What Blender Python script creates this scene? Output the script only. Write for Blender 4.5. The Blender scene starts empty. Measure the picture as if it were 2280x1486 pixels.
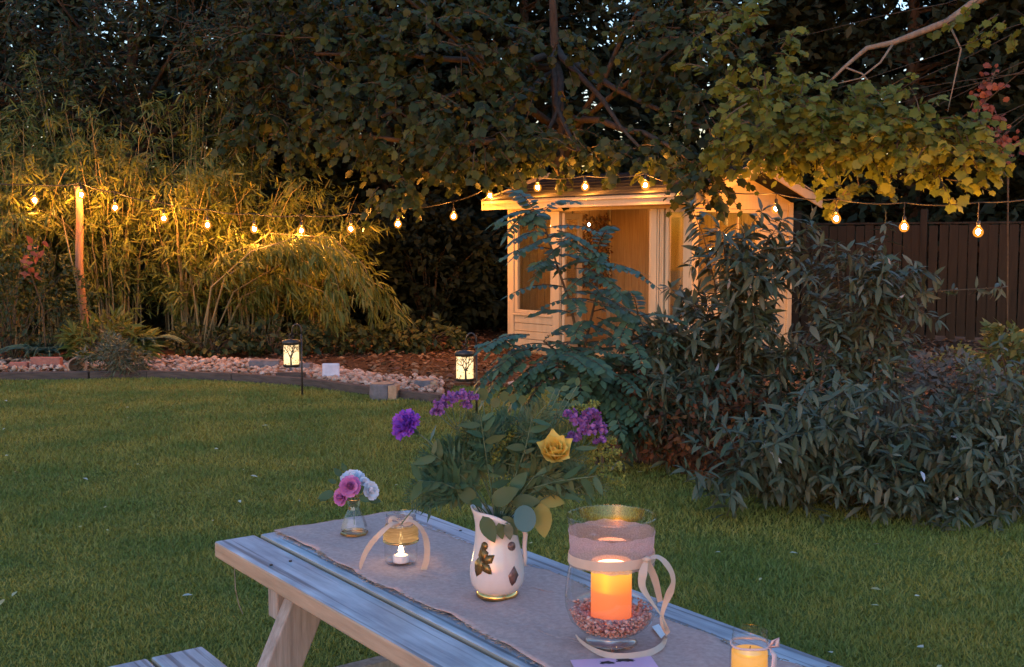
import bpy, bmesh, math, random
import numpy as np
from mathutils import Vector, Matrix

random.seed(7)
rng = np.random.default_rng(11)
scene = bpy.context.scene
COL = scene.collection
PI = math.pi

# ------------------------------------------------------------------ camera
W_PX, H_PX, F = 2280.0, 1486.0, 2500.0
CAM_Z, HORIZON = 1.5, 540.0
PITCH = math.atan((H_PX / 2 - HORIZON) / F)
cam_d = bpy.data.cameras.new('camera')
cam = bpy.data.objects.new('camera', cam_d)
COL.objects.link(cam)
cam.location = (0, 0, CAM_Z)
cam.rotation_euler = (PI / 2 - PITCH, 0, 0)
cam_d.sensor_width = 36.0
cam_d.lens = F / W_PX * 36.0
cam_d.clip_end = 500
scene.camera = cam

# ------------------------------------------------------------------ world, sun, exposure
SUN_EL, SUN_ROT, EXPO = math.radians(0.5), math.radians(200), 3.95
K = 2.0 ** -EXPO                        # lamps are rated for the exposed picture
world = bpy.data.worlds.new('World')
scene.world = world
world.use_nodes = True
wn = world.node_tree
bg = wn.nodes['Background']
sky = wn.nodes.new('ShaderNodeTexSky')
sky.sky_type = 'NISHITA'
sky.sun_disc = False
sky.sun_elevation = SUN_EL
sky.sun_rotation = SUN_ROT
sky.ozone_density = 2.7
sky.air_density = 1.0
sky.dust_density = 0.3
wn.links.new(sky.outputs[0], bg.inputs['Color'])
bg.inputs['Strength'].default_value = 0.15
sun_d = bpy.data.lights.new('sun', 'SUN')
sun = bpy.data.objects.new('sun', sun_d)
COL.objects.link(sun)
sun_d.energy = 0.015
sun_d.angle = math.radians(30)
sun_d.color = (1.0, 0.74, 0.52)
sun.rotation_euler = (math.radians(72), 0, math.radians(-20))
scene.view_settings.view_transform = 'Standard'
scene.view_settings.look = 'None'
scene.view_settings.gamma = 1.0
scene.view_settings.use_curve_mapping = False
scene.view_settings.exposure = EXPO
scene.render.engine = 'CYCLES'
scene.cycles.use_denoising = True
scene.cycles.max_bounces = 7
scene.cycles.diffuse_bounces = 3
scene.cycles.glossy_bounces = 3
scene.cycles.transparent_max_bounces = 16
scene.cycles.sample_clamp_indirect = 2.0
scene.cycles.caustics_reflective = False
scene.cycles.caustics_refractive = False

# ------------------------------------------------------------------ pixel helpers
_sp, _cp = math.sin(PITCH), math.cos(PITCH)


def ray(x, y):
    cx, cy = (x - W_PX / 2) / F, (H_PX / 2 - y) / F
    return Vector((cx, _cp + cy * _sp, -_sp + cy * _cp))


def P(x, y, d):                       # point on the ray of a pixel at forward distance d
    r = ray(x, y)
    return Vector((0, 0, CAM_Z)) + r * (d / r.y)


def G(x, y, z=0.0):                   # point where the ray meets the height z
    r = ray(x, y)
    return Vector((0, 0, CAM_Z)) + r * ((z - CAM_Z) / r.z)


# ------------------------------------------------------------------ materials
def new_mat(name):
    m = bpy.data.materials.new(name)
    m.use_nodes = True
    nt = m.node_tree
    b = nt.nodes['Principled BSDF']
    return m, nt, b


def lk(nt, a, b):
    nt.links.new(a, b)


def ramp(nt, stops):
    r = nt.nodes.new('ShaderNodeValToRGB')
    e = r.color_ramp.elements
    while len(e) < len(stops):
        e.new(0.5)
    for k, (p, c) in enumerate(stops):
        e[k].position = p
        e[k].color = (c[0], c[1], c[2], 1)
    return r


def surf(name, c1, c2, scale=8.0, rough=0.7, bump=0.2, stretch=(1, 1, 1), metallic=0.0, detail=6.0, spec=0.4, bdist=0.01, lo=0.3, hi=0.7):
    m, nt, b = new_mat(name)
    tc = nt.nodes.new('ShaderNodeTexCoord')
    mp = nt.nodes.new('ShaderNodeMapping')
    mp.inputs['Scale'].default_value = stretch
    lk(nt, tc.outputs['Object'], mp.inputs['Vector'])
    n = nt.nodes.new('ShaderNodeTexNoise')
    n.inputs['Scale'].default_value = scale
    n.inputs['Detail'].default_value = detail
    n.inputs['Roughness'].default_value = 0.65
    lk(nt, mp.outputs[0], n.inputs['Vector'])
    r = ramp(nt, [(lo, c1), (hi, c2)])
    lk(nt, n.outputs['Fac'], r.inputs[0])
    lk(nt, r.outputs[0], b.inputs['Base Color'])
    b.inputs['Roughness'].default_value = rough
    b.inputs['Metallic'].default_value = metallic
    b.inputs['Specular IOR Level'].default_value = spec
    if bump:
        bp = nt.nodes.new('ShaderNodeBump')
        bp.inputs['Strength'].default_value = bump
        bp.inputs['Distance'].default_value = bdist
        lk(nt, n.outputs['Fac'], bp.inputs['Height'])
        lk(nt, bp.outputs[0], b.inputs['Normal'])
    return m


def leaf_mat(name, cols, rough=0.5, trans=0.3, spec=0.22):
    m, nt, b = new_mat(name)
    g = nt.nodes.new('ShaderNodeNewGeometry')
    k = len(cols)
    r = ramp(nt, [((i + 0.5) / k, c) for i, c in enumerate(cols)])
    lk(nt, g.outputs['Random Per Island'], r.inputs[0])
    lk(nt, r.outputs[0], b.inputs['Base Color'])
    b.inputs['Roughness'].default_value = rough
    b.inputs['Specular IOR Level'].default_value = spec
    if trans:
        t = nt.nodes.new('ShaderNodeBsdfTranslucent')
        lk(nt, r.outputs[0], t.inputs['Color'])
        mx = nt.nodes.new('ShaderNodeMixShader')
        mx.inputs[0].default_value = trans
        lk(nt, b.outputs[0], mx.inputs[1])
        lk(nt, t.outputs[0], mx.inputs[2])
        lk(nt, mx.outputs[0], nt.nodes['Material Output'].inputs['Surface'])
    return m


def glow_mat(name, color, strength, base=(0.8, 0.7, 0.5)):
    m, nt, b = new_mat(name)
    b.inputs['Base Color'].default_value = (*base, 1)
    b.inputs['Emission Color'].default_value = (*color, 1)
    b.inputs['Emission Strength'].default_value = strength
    return m


def glass_mat(name, tint=(1, 1, 1), rough=0.02, ior=1.5, extra=0.0):
    m, nt, b = new_mat(name)
    nt.nodes.remove(b)
    t = nt.nodes.new('ShaderNodeBsdfTransparent')
    t.inputs['Color'].default_value = (*tint, 1)
    g = nt.nodes.new('ShaderNodeBsdfGlossy')
    g.inputs['Roughness'].default_value = rough
    f = nt.nodes.new('ShaderNodeLayerWeight')
    f.inputs['Blend'].default_value = 0.5
    mx = nt.nodes.new('ShaderNodeMixShader')
    pw = nt.nodes.new('ShaderNodeMath')
    pw.operation = 'POWER'
    pw.inputs[1].default_value = 4.0
    lk(nt, f.outputs['Facing'], pw.inputs[0])
    a = nt.nodes.new('ShaderNodeMath')
    a.operation = 'MULTIPLY_ADD'
    a.use_clamp = True
    a.inputs[1].default_value = 0.75
    a.inputs[2].default_value = 0.04 + extra
    lk(nt, pw.outputs[0], a.inputs[0])
    fac = a.outputs[0]
    lk(nt, fac, mx.inputs[0])
    lk(nt, t.outputs[0], mx.inputs[1])
    lk(nt, g.outputs[0], mx.inputs[2])
    lk(nt, mx.outputs[0], nt.nodes['Material Output'].inputs['Surface'])
    return m


M = {}
M['soil'] = surf('soil', (0.035, 0.02, 0.012), (0.10, 0.055, 0.03), 30, 0.95, 0.8, spec=0.1, bdist=0.02)
M['bark'] = surf('bark', (0.028, 0.021, 0.014), (0.075, 0.058, 0.042), 14, 0.9, 0.8, (1, 1, 0.25), spec=0.15, bdist=0.01)
M['pale_bark'] = surf('pale_bark', (0.14, 0.10, 0.065), (0.26, 0.20, 0.14), 14, 0.85, 0.6, (1, 1, 0.3), spec=0.15)
M['cane'] = surf('cane', (0.14, 0.11, 0.05), (0.26, 0.20, 0.09), 6, 0.5, 0.1, spec=0.3)
M['twig'] = surf('twig', (0.05, 0.037, 0.022), (0.11, 0.082, 0.052), 20, 0.8, 0.0, spec=0.1)
M['green_stem'] = surf('green_stem', (0.06, 0.10, 0.05), (0.12, 0.17, 0.09), 20, 0.6, 0.0)
M['pole_wood'] = surf('pole_wood', (0.20, 0.10, 0.055), (0.34, 0.19, 0.11), 10, 0.8, 0.5, (1, 1, 0.15), spec=0.2)
M['grey_wood'] = surf('grey_wood', (0.33, 0.345, 0.37), (0.60, 0.615, 0.64), 6, 0.55, 0.35, (0.7, 9, 9), spec=0.45, bdist=0.004)
def tan_sides(m, side1, side2):  # upward faces keep the base colour, side faces turn tan
    nt = m.node_tree
    b = nt.nodes['Principled BSDF']
    col = b.inputs['Base Color'].links[0].from_socket
    noise = [n for n in nt.nodes if n.type == 'TEX_NOISE'][0]
    g = nt.nodes.new('ShaderNodeNewGeometry')
    sx = nt.nodes.new('ShaderNodeSeparateXYZ')
    lk(nt, g.outputs['True Normal'], sx.inputs[0])
    r = ramp(nt, [(0.55, (0, 0, 0)), (0.85, (1, 1, 1))])
    lk(nt, sx.outputs['Z'], r.inputs[0])
    r2 = ramp(nt, [(0.3, side1), (0.7, side2)])
    lk(nt, noise.outputs['Fac'], r2.inputs[0])
    mx = nt.nodes.new('ShaderNodeMixRGB')
    lk(nt, r.outputs[0], mx.inputs[0])
    lk(nt, r2.outputs[0], mx.inputs[1])
    lk(nt, col, mx.inputs[2])
    lk(nt, mx.outputs[0], b.inputs['Base Color'])


def stain(m, stretch, scale, dark, lo, hi):
    nt = m.node_tree
    b = nt.nodes['Principled BSDF']
    col = b.inputs['Base Color'].links[0].from_socket
    tc = nt.nodes.new('ShaderNodeTexCoord')
    mp = nt.nodes.new('ShaderNodeMapping')
    mp.inputs['Scale'].default_value = stretch
    n = nt.nodes.new('ShaderNodeTexNoise')
    n.inputs['Scale'].default_value = scale
    n.inputs['Detail'].default_value = 7
    lk(nt, tc.outputs['Object'], mp.inputs['Vector'])
    lk(nt, mp.outputs[0], n.inputs['Vector'])
    r = ramp(nt, [(lo, dark), (hi, (1, 1, 1))])
    lk(nt, n.outputs['Fac'], r.inputs[0])
    mx = nt.nodes.new('ShaderNodeMixRGB')
    mx.blend_type = 'MULTIPLY'
    mx.inputs[0].default_value = 1.0
    lk(nt, col, mx.inputs[1])
    lk(nt, r.outputs[0], mx.inputs[2])
    lk(nt, mx.outputs[0], b.inputs['Base Color'])


stain(M['grey_wood'], (.35, 22, 22), 3.0, (0.45, 0.44, 0.44), 0.36, 0.44)
stain(M['grey_wood'], (1, 2.2, 2.2), 5.0, (0.62, 0.64, 0.68), 0.35, 0.6)
stain(M['leg_wood'] if 'leg_wood' in M else M['grey_wood'], (1, 1, 1), 4.0, (0.75, 0.75, 0.75), 0.35, 0.6)
tan_sides(M['grey_wood'], (0.30, 0.20, 0.13), (0.50, 0.36, 0.25))
M['leg_wood'] = surf('leg_wood', (0.22, 0.18, 0.15), (0.44, 0.38, 0.33), 6, 0.75, 0.4, (9, 9, 0.8), spec=0.25, bdist=0.004)
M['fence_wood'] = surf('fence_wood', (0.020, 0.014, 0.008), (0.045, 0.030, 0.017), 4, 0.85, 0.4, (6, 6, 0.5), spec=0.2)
M['sleeper'] = surf('sleeper', (0.045, 0.035, 0.03), (0.13, 0.10, 0.085), 8, 0.9, 0.5, (0.6, 6, 6), spec=0.15)
M['cream_paint'] = surf('cream_paint', (0.41, 0.305, 0.175), (0.49, 0.375, 0.225), 5, 0.5, 0.06, (3, 3, 0.4), spec=0.35)
M['pine'] = surf('pine', (0.30, 0.18, 0.075), (0.42, 0.27, 0.12), 5, 0.6, 0.1, (8, 8, 0.4), spec=0.3)
M['felt'] = surf('felt', (0.018, 0.017, 0.016), (0.05, 0.045, 0.04), 60, 0.95, 0.5, spec=0.1)
M['lattice'] = surf('lattice', (0.07, 0.04, 0.025), (0.14, 0.085, 0.05), 15, 0.8, 0.2)
M['pebble'] = leaf_mat('pebble', [(0.40, 0.22, 0.14), (0.55, 0.35, 0.24), (0.44, 0.26, 0.17), (0.60, 0.43, 0.32), (0.28, 0.16, 0.10)], 0.8, 0.0, 0.2)
M['stone'] = surf('stone', (0.48, 0.46, 0.50), (0.66, 0.63, 0.66), 12, 0.85, 0.4, spec=0.2)
M['slate'] = surf('slate', (0.10, 0.095, 0.10), (0.20, 0.18, 0.18), 12, 0.8, 0.4, spec=0.2)
M['brick'] = surf('brick', (0.26, 0.10, 0.075), (0.40, 0.18, 0.13), 25, 0.9, 0.4, spec=0.15)
M['terracotta'] = surf('terracotta', (0.34, 0.19, 0.11), (0.46, 0.28, 0.18), 14, 0.85, 0.2, spec=0.2)
M['black_metal'] = surf('black_metal', (0.012, 0.011, 0.010), (0.03, 0.026, 0.022), 30, 0.45, 0.1, spec=0.5)
M['cut_wood'] = surf('cut_wood', (0.30, 0.18, 0.10), (0.48, 0.32, 0.20), 18, 0.85, 0.3, spec=0.15)
M['cable'] = surf('cable', (0.02, 0.018, 0.016), (0.035, 0.03, 0.026), 20, 0.6, 0.0)
M['hessian'] = surf('hessian', (0.45, 0.28, 0.235), (0.60, 0.395, 0.335), 90, 0.95, 0.5, spec=0.08, bdist=0.002)
M['fray'] = surf('fray', (0.20, 0.145, 0.105), (0.42, 0.33, 0.26), 60, 0.95, 0.0, spec=0.05)
M['ribbon'] = surf('ribbon', (0.62, 0.47, 0.36), (0.70, 0.55, 0.43), 20, 0.35, 0.05, spec=0.5)
M['pink_ribbon'] = surf('pink_ribbon', (0.62, 0.42, 0.40), (0.72, 0.52, 0.48), 20, 0.4, 0.05, spec=0.5)
M['lace'] = surf('lace', (0.36, 0.32, 0.36), (0.60, 0.54, 0.58), 420, 0.9, 0.25, (1, 1, 1), spec=0.1, bdist=0.001, lo=0.35, hi=0.65)
M['twine'] = surf('twine', (0.34, 0.22, 0.10), (0.58, 0.42, 0.22), 120, 0.9, 0.8, (0.2, 0.2, 3), spec=0.1, bdist=0.003)
def see_through(m, trans, clear):
    nt = m.node_tree
    b = nt.nodes['Principled BSDF']
    col = b.inputs['Base Color'].links[0].from_socket
    t = nt.nodes.new('ShaderNodeBsdfTranslucent')
    lk(nt, col, t.inputs['Color'])
    mx = nt.nodes.new('ShaderNodeMixShader')
    mx.inputs[0].default_value = trans
    lk(nt, b.outputs[0], mx.inputs[1])
    lk(nt, t.outputs[0], mx.inputs[2])
    tr = nt.nodes.new('ShaderNodeBsdfTransparent')
    m2 = nt.nodes.new('ShaderNodeMixShader')
    m2.inputs[0].default_value = clear
    lk(nt, mx.outputs[0], m2.inputs[1])
    lk(nt, tr.outputs[0], m2.inputs[2])
    lk(nt, m2.outputs[0], nt.nodes['Material Output'].inputs['Surface'])


see_through(M['lace'], 0.4, 0.42)
see_through(M['twine'], 0.55, 0.05)
see_through(M['ribbon'], 0.25, 0.0)
M['card'] = surf('card', (0.72, 0.40, 0.54), (0.76, 0.44, 0.58), 20, 0.6, 0.0)
M['card_ink'] = surf('card_ink', (0.03, 0.02, 0.025), (0.09, 0.055, 0.05), 60, 0.7, 0.0)
M['white_paper'] = surf('white_paper', (0.70, 0.69, 0.68), (0.76, 0.75, 0.74), 20, 0.7, 0.0)
M['porcelain'] = surf('porcelain', (0.58, 0.50, 0.46), (0.68, 0.60, 0.55), 14, 0.12, 0.0, spec=0.6)
M['gold'] = surf('gold', (0.52, 0.30, 0.09), (0.80, 0.52, 0.20), 40, 0.22, 0.0, metallic=1.0)
M['bronze'] = surf('bronze', (0.07, 0.035, 0.012), (0.30, 0.17, 0.05), 70, 0.3, 0.0, metallic=0.6)
M['dull_bronze'] = surf('dull_bronze', (0.10, 0.05, 0.045), (0.26, 0.15, 0.12), 90, 0.35, 0.0, metallic=0.3)
M['glass'] = glass_mat('glass', (0.985, 0.98, 0.97), 0.01, 1.5, 0.03)
M['window_glass'] = glass_mat('window_glass', (0.9, 0.9, 0.88), 0.01, 1.5, 0.04)
M['chips'] = leaf_mat('chips', [(0.42, 0.19, 0.15), (0.54, 0.32, 0.27), (0.32, 0.13, 0.11), (0.62, 0.44, 0.39), (0.46, 0.22, 0.18)], 0.7, 0.0, 0.2)
M['wax'] = surf('wax', (0.70, 0.55, 0.24), (0.76, 0.62, 0.30), 12, 0.5, 0.0)
M['lit_wax'] = glow_mat('lit_wax', (1.0, 0.40, 0.03), 0.62 * K, (0.50, 0.30, 0.08))
M['well'] = glow_mat('well', (1.0, 0.30, 0.13), 24.0 * K, (0.6, 0.3, 0.15))
M['tealight'] = surf('tealight', (0.72, 0.66, 0.66), (0.78, 0.72, 0.72), 12, 0.4, 0.0)
WARM = (1.0, 0.50, 0.14)
M['bulb'] = glow_mat('bulb', (1.0, 0.39, 0.08), 480.0 * K)
M['filament'] = glow_mat('filament', (1.0, 0.44, 0.10), 5400.0 * K)


def halo_glass_mat():  # weak orange emission on the glass paints the halo round each bulb
    m, nt, b = new_mat('amber_halo')
    nt.nodes.remove(b)
    t = nt.nodes.new('ShaderNodeBsdfTransparent')
    t.inputs['Color'].default_value = (1.0, 0.80, 0.52, 1)
    e = nt.nodes.new('ShaderNodeEmission')
    e.inputs['Color'].default_value = (1.0, 0.34, 0.045, 1)
    e.inputs['Strength'].default_value = 1.9 * K
    mx = nt.nodes.new('ShaderNodeMixShader')
    mx.inputs[0].default_value = 0.45
    lk(nt, t.outputs[0], mx.inputs[1])
    lk(nt, e.outputs[0], mx.inputs[2])
    lk(nt, mx.outputs[0], nt.nodes['Material Output'].inputs['Surface'])
    return m


M['halo_glass'] = halo_glass_mat()
M['fill'] = glow_mat('fill', (1.0, 0.50, 0.16), 320.0 * K)
M['flame'] = glow_mat('flame', (1.0, 0.70, 0.30), 75.0 * K)
M['lantern_glow'] = glow_mat('lantern_glow', (1.0, 0.66, 0.28), 1.5 * K)
# foliage
M['bamboo'] = leaf_mat('bamboo', [(0.090, 0.115, 0.020), (0.135, 0.155, 0.030), (0.060, 0.090, 0.020), (0.20, 0.185, 0.050), (0.10, 0.125, 0.024)], 0.45, 0.3)
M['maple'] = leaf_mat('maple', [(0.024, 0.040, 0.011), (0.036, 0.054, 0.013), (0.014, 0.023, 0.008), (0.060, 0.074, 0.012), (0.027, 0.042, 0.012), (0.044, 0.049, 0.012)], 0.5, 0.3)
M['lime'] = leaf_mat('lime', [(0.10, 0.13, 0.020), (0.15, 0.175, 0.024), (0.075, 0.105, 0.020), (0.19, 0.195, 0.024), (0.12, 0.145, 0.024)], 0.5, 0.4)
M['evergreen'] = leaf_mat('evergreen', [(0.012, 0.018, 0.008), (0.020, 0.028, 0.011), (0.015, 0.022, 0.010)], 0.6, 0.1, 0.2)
M['hedge'] = leaf_mat('hedge', [(0.025, 0.040, 0.014), (0.038, 0.055, 0.017), (0.022, 0.036, 0.014), (0.055, 0.065, 0.020)], 0.5, 0.2)
M['buddleia'] = leaf_mat('buddleia', [(0.070, 0.084, 0.044), (0.098, 0.114, 0.064), (0.048, 0.056, 0.032), (0.16, 0.16, 0.105), (0.078, 0.098, 0.050), (0.125, 0.115, 0.06), (0.055, 0.08, 0.04)], 0.5, 0.15, 0.3)
M['pale_leaf'] = leaf_mat('pale_leaf', [(0.42, 0.42, 0.44), (0.52, 0.52, 0.54)], 0.7, 0.1, 0.2)
M['pinnate'] = leaf_mat('pinnate', [(0.052, 0.100, 0.054), (0.068, 0.124, 0.064), (0.046, 0.088, 0.054), (0.088, 0.140, 0.062)], 0.45, 0.2, 0.35)
M['teal_fern'] = leaf_mat('teal_fern', [(0.04, 0.09, 0.07), (0.05, 0.11, 0.085), (0.06, 0.09, 0.06)], 0.6, 0.2)
M['grey_shrub'] = leaf_mat('grey_shrub', [(0.10, 0.09, 0.07), (0.14, 0.125, 0.10), (0.08, 0.085, 0.06), (0.16, 0.12, 0.09)], 0.7, 0.15)
M['yellow_shrub'] = leaf_mat('yellow_shrub', [(0.13, 0.15, 0.04), (0.10, 0.13, 0.035), (0.17, 0.17, 0.05)], 0.5, 0.3)
M['rust'] = leaf_mat('rust', [(0.15, 0.05, 0.018), (0.10, 0.035, 0.014), (0.21, 0.085, 0.025), (0.085, 0.035, 0.02)], 0.7, 0.2)
M['creeper'] = leaf_mat('creeper', [(0.24, 0.07, 0.04), (0.18, 0.05, 0.03), (0.30, 0.11, 0.06)], 0.6, 0.3)
M['litter'] = leaf_mat('litter', [(0.13, 0.065, 0.034), (0.18, 0.10, 0.05), (0.08, 0.042, 0.024), (0.24, 0.155, 0.085), (0.14, 0.065, 0.04)], 0.85, 0.0, 0.1)
M['fallen'] = leaf_mat('fallen', [(0.45, 0.40, 0.22), (0.36, 0.30, 0.14), (0.5, 0.48, 0.38)], 0.8, 0.1, 0.1)
M['purple'] = leaf_mat('purple', [(0.30, 0.075, 0.52), (0.38, 0.11, 0.62), (0.25, 0.06, 0.46)], 0.6, 0.3)
M['mauve'] = leaf_mat('mauve', [(0.26, 0.10, 0.31), (0.20, 0.07, 0.24), (0.34, 0.15, 0.40)], 0.7, 0.2)
M['pink_rose'] = leaf_mat('pink_rose', [(0.50, 0.17, 0.42), (0.60, 0.24, 0.50), (0.44, 0.12, 0.34)], 0.6, 0.25)
M['white_petal'] = leaf_mat('white_petal', [(0.70, 0.72, 0.80), (0.76, 0.78, 0.84)], 0.6, 0.25)
M['yellow_petal'] = leaf_mat('yellow_petal', [(0.84, 0.62, 0.14), (0.87, 0.67, 0.19), (0.80, 0.56, 0.11)], 0.5, 0.3)
M['goldenrod'] = leaf_mat('goldenrod', [(0.22, 0.24, 0.05), (0.15, 0.19, 0.05), (0.30, 0.29, 0.06)], 0.7, 0.2)
M['fern'] = leaf_mat('fern', [(0.055, 0.11, 0.055), (0.07, 0.13, 0.06), (0.045, 0.09, 0.05)], 0.5, 0.25)
M['olive_leaf'] = leaf_mat('olive_leaf', [(0.075, 0.105, 0.04), (0.095, 0.125, 0.05), (0.06, 0.09, 0.035)], 0.45, 0.25)
M['blue_leaf'] = leaf_mat('blue_leaf', [(0.06, 0.15, 0.16), (0.07, 0.17, 0.17)], 0.4, 0.2)
M['olive_yellow'] = leaf_mat('olive_yellow', [(0.30, 0.26, 0.07), (0.34, 0.30, 0.08)], 0.5, 0.3)


def lawn_mat():
    m, nt, b = new_mat('lawn')
    tc = nt.nodes.new('ShaderNodeTexCoord')
    n1 = nt.nodes.new('ShaderNodeTexNoise')
    n1.inputs['Scale'].default_value = 1.3
    n1.inputs['Detail'].default_value = 8
    n2 = nt.nodes.new('ShaderNodeTexNoise')
    n2.inputs['Scale'].default_value = 55
    lk(nt, tc.outputs['Object'], n1.inputs['Vector'])
    lk(nt, tc.outputs['Object'], n2.inputs['Vector'])
    r1 = ramp(nt, [(0.3, (0.11, 0.115, 0.024)), (0.7, (0.19, 0.17, 0.038))])
    lk(nt, n1.outputs['Fac'], r1.inputs[0])
    mx = nt.nodes.new('ShaderNodeMixRGB')
    mx.blend_type = 'MULTIPLY'
    mx.inputs[0].default_value = 0.6
    r2 = ramp(nt, [(0.35, (0.35, 0.35, 0.35)), (0.65, (1.2, 1.2, 1.2))])
    lk(nt, n2.outputs['Fac'], r2.inputs[0])
    lk(nt, r1.outputs[0], mx.inputs[1])
    lk(nt, r2.outputs[0], mx.inputs[2])
    lk(nt, mx.outputs[0], b.inputs['Base Color'])
    b.inputs['Roughness'].default_value = 0.95
    b.inputs['Specular IOR Level'].default_value = 0.05
    return m


def grass_mat():
    m, nt, b = new_mat('grass_blades')
    g = nt.nodes.new('ShaderNodeNewGeometry')
    r = ramp(nt, [(0.05, (0.185, 0.185, 0.036)), (0.4, (0.23, 0.215, 0.042)), (0.75, (0.27, 0.24, 0.050)), (0.97, (0.34, 0.275, 0.08))])
    lk(nt, g.outputs['Random Per Island'], r.inputs[0])
    tc = nt.nodes.new('ShaderNodeTexCoord')
    n1 = nt.nodes.new('ShaderNodeTexNoise')
    n1.inputs['Scale'].default_value = 1.5
    n1.inputs['Detail'].default_value = 8
    lk(nt, tc.outputs['Object'], n1.inputs['Vector'])
    r2 = ramp(nt, [(0.38, (0.62, 0.80, 0.75)), (0.62, (1.25, 1.08, 0.9))])
    lk(nt, n1.outputs['Fac'], r2.inputs[0])
    mx = nt.nodes.new('ShaderNodeMixRGB')
    mx.blend_type = 'MULTIPLY'
    mx.inputs[0].default_value = 1
    lk(nt, r.outputs[0], mx.inputs[1])
    lk(nt, r2.outputs[0], mx.inputs[2])
    lk(nt, mx.outputs[0], b.inputs['Base Color'])
    b.inputs['Roughness'].default_value = 0.6
    b.inputs['Specular IOR Level'].default_value = 0.2
    return m


M['lawn'] = lawn_mat()
M['grass'] = grass_mat()


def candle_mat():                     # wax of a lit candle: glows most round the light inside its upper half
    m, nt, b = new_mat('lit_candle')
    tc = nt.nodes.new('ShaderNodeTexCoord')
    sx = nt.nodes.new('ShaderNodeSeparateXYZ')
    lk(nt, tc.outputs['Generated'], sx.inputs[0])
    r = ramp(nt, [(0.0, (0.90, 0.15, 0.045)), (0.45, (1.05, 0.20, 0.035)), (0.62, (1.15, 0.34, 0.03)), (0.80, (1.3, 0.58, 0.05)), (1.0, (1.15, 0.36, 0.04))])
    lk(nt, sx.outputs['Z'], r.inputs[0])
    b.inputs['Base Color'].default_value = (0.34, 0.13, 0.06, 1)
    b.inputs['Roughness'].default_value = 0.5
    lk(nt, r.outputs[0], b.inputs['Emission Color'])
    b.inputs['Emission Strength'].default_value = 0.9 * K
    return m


M['candle'] = candle_mat()


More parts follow.
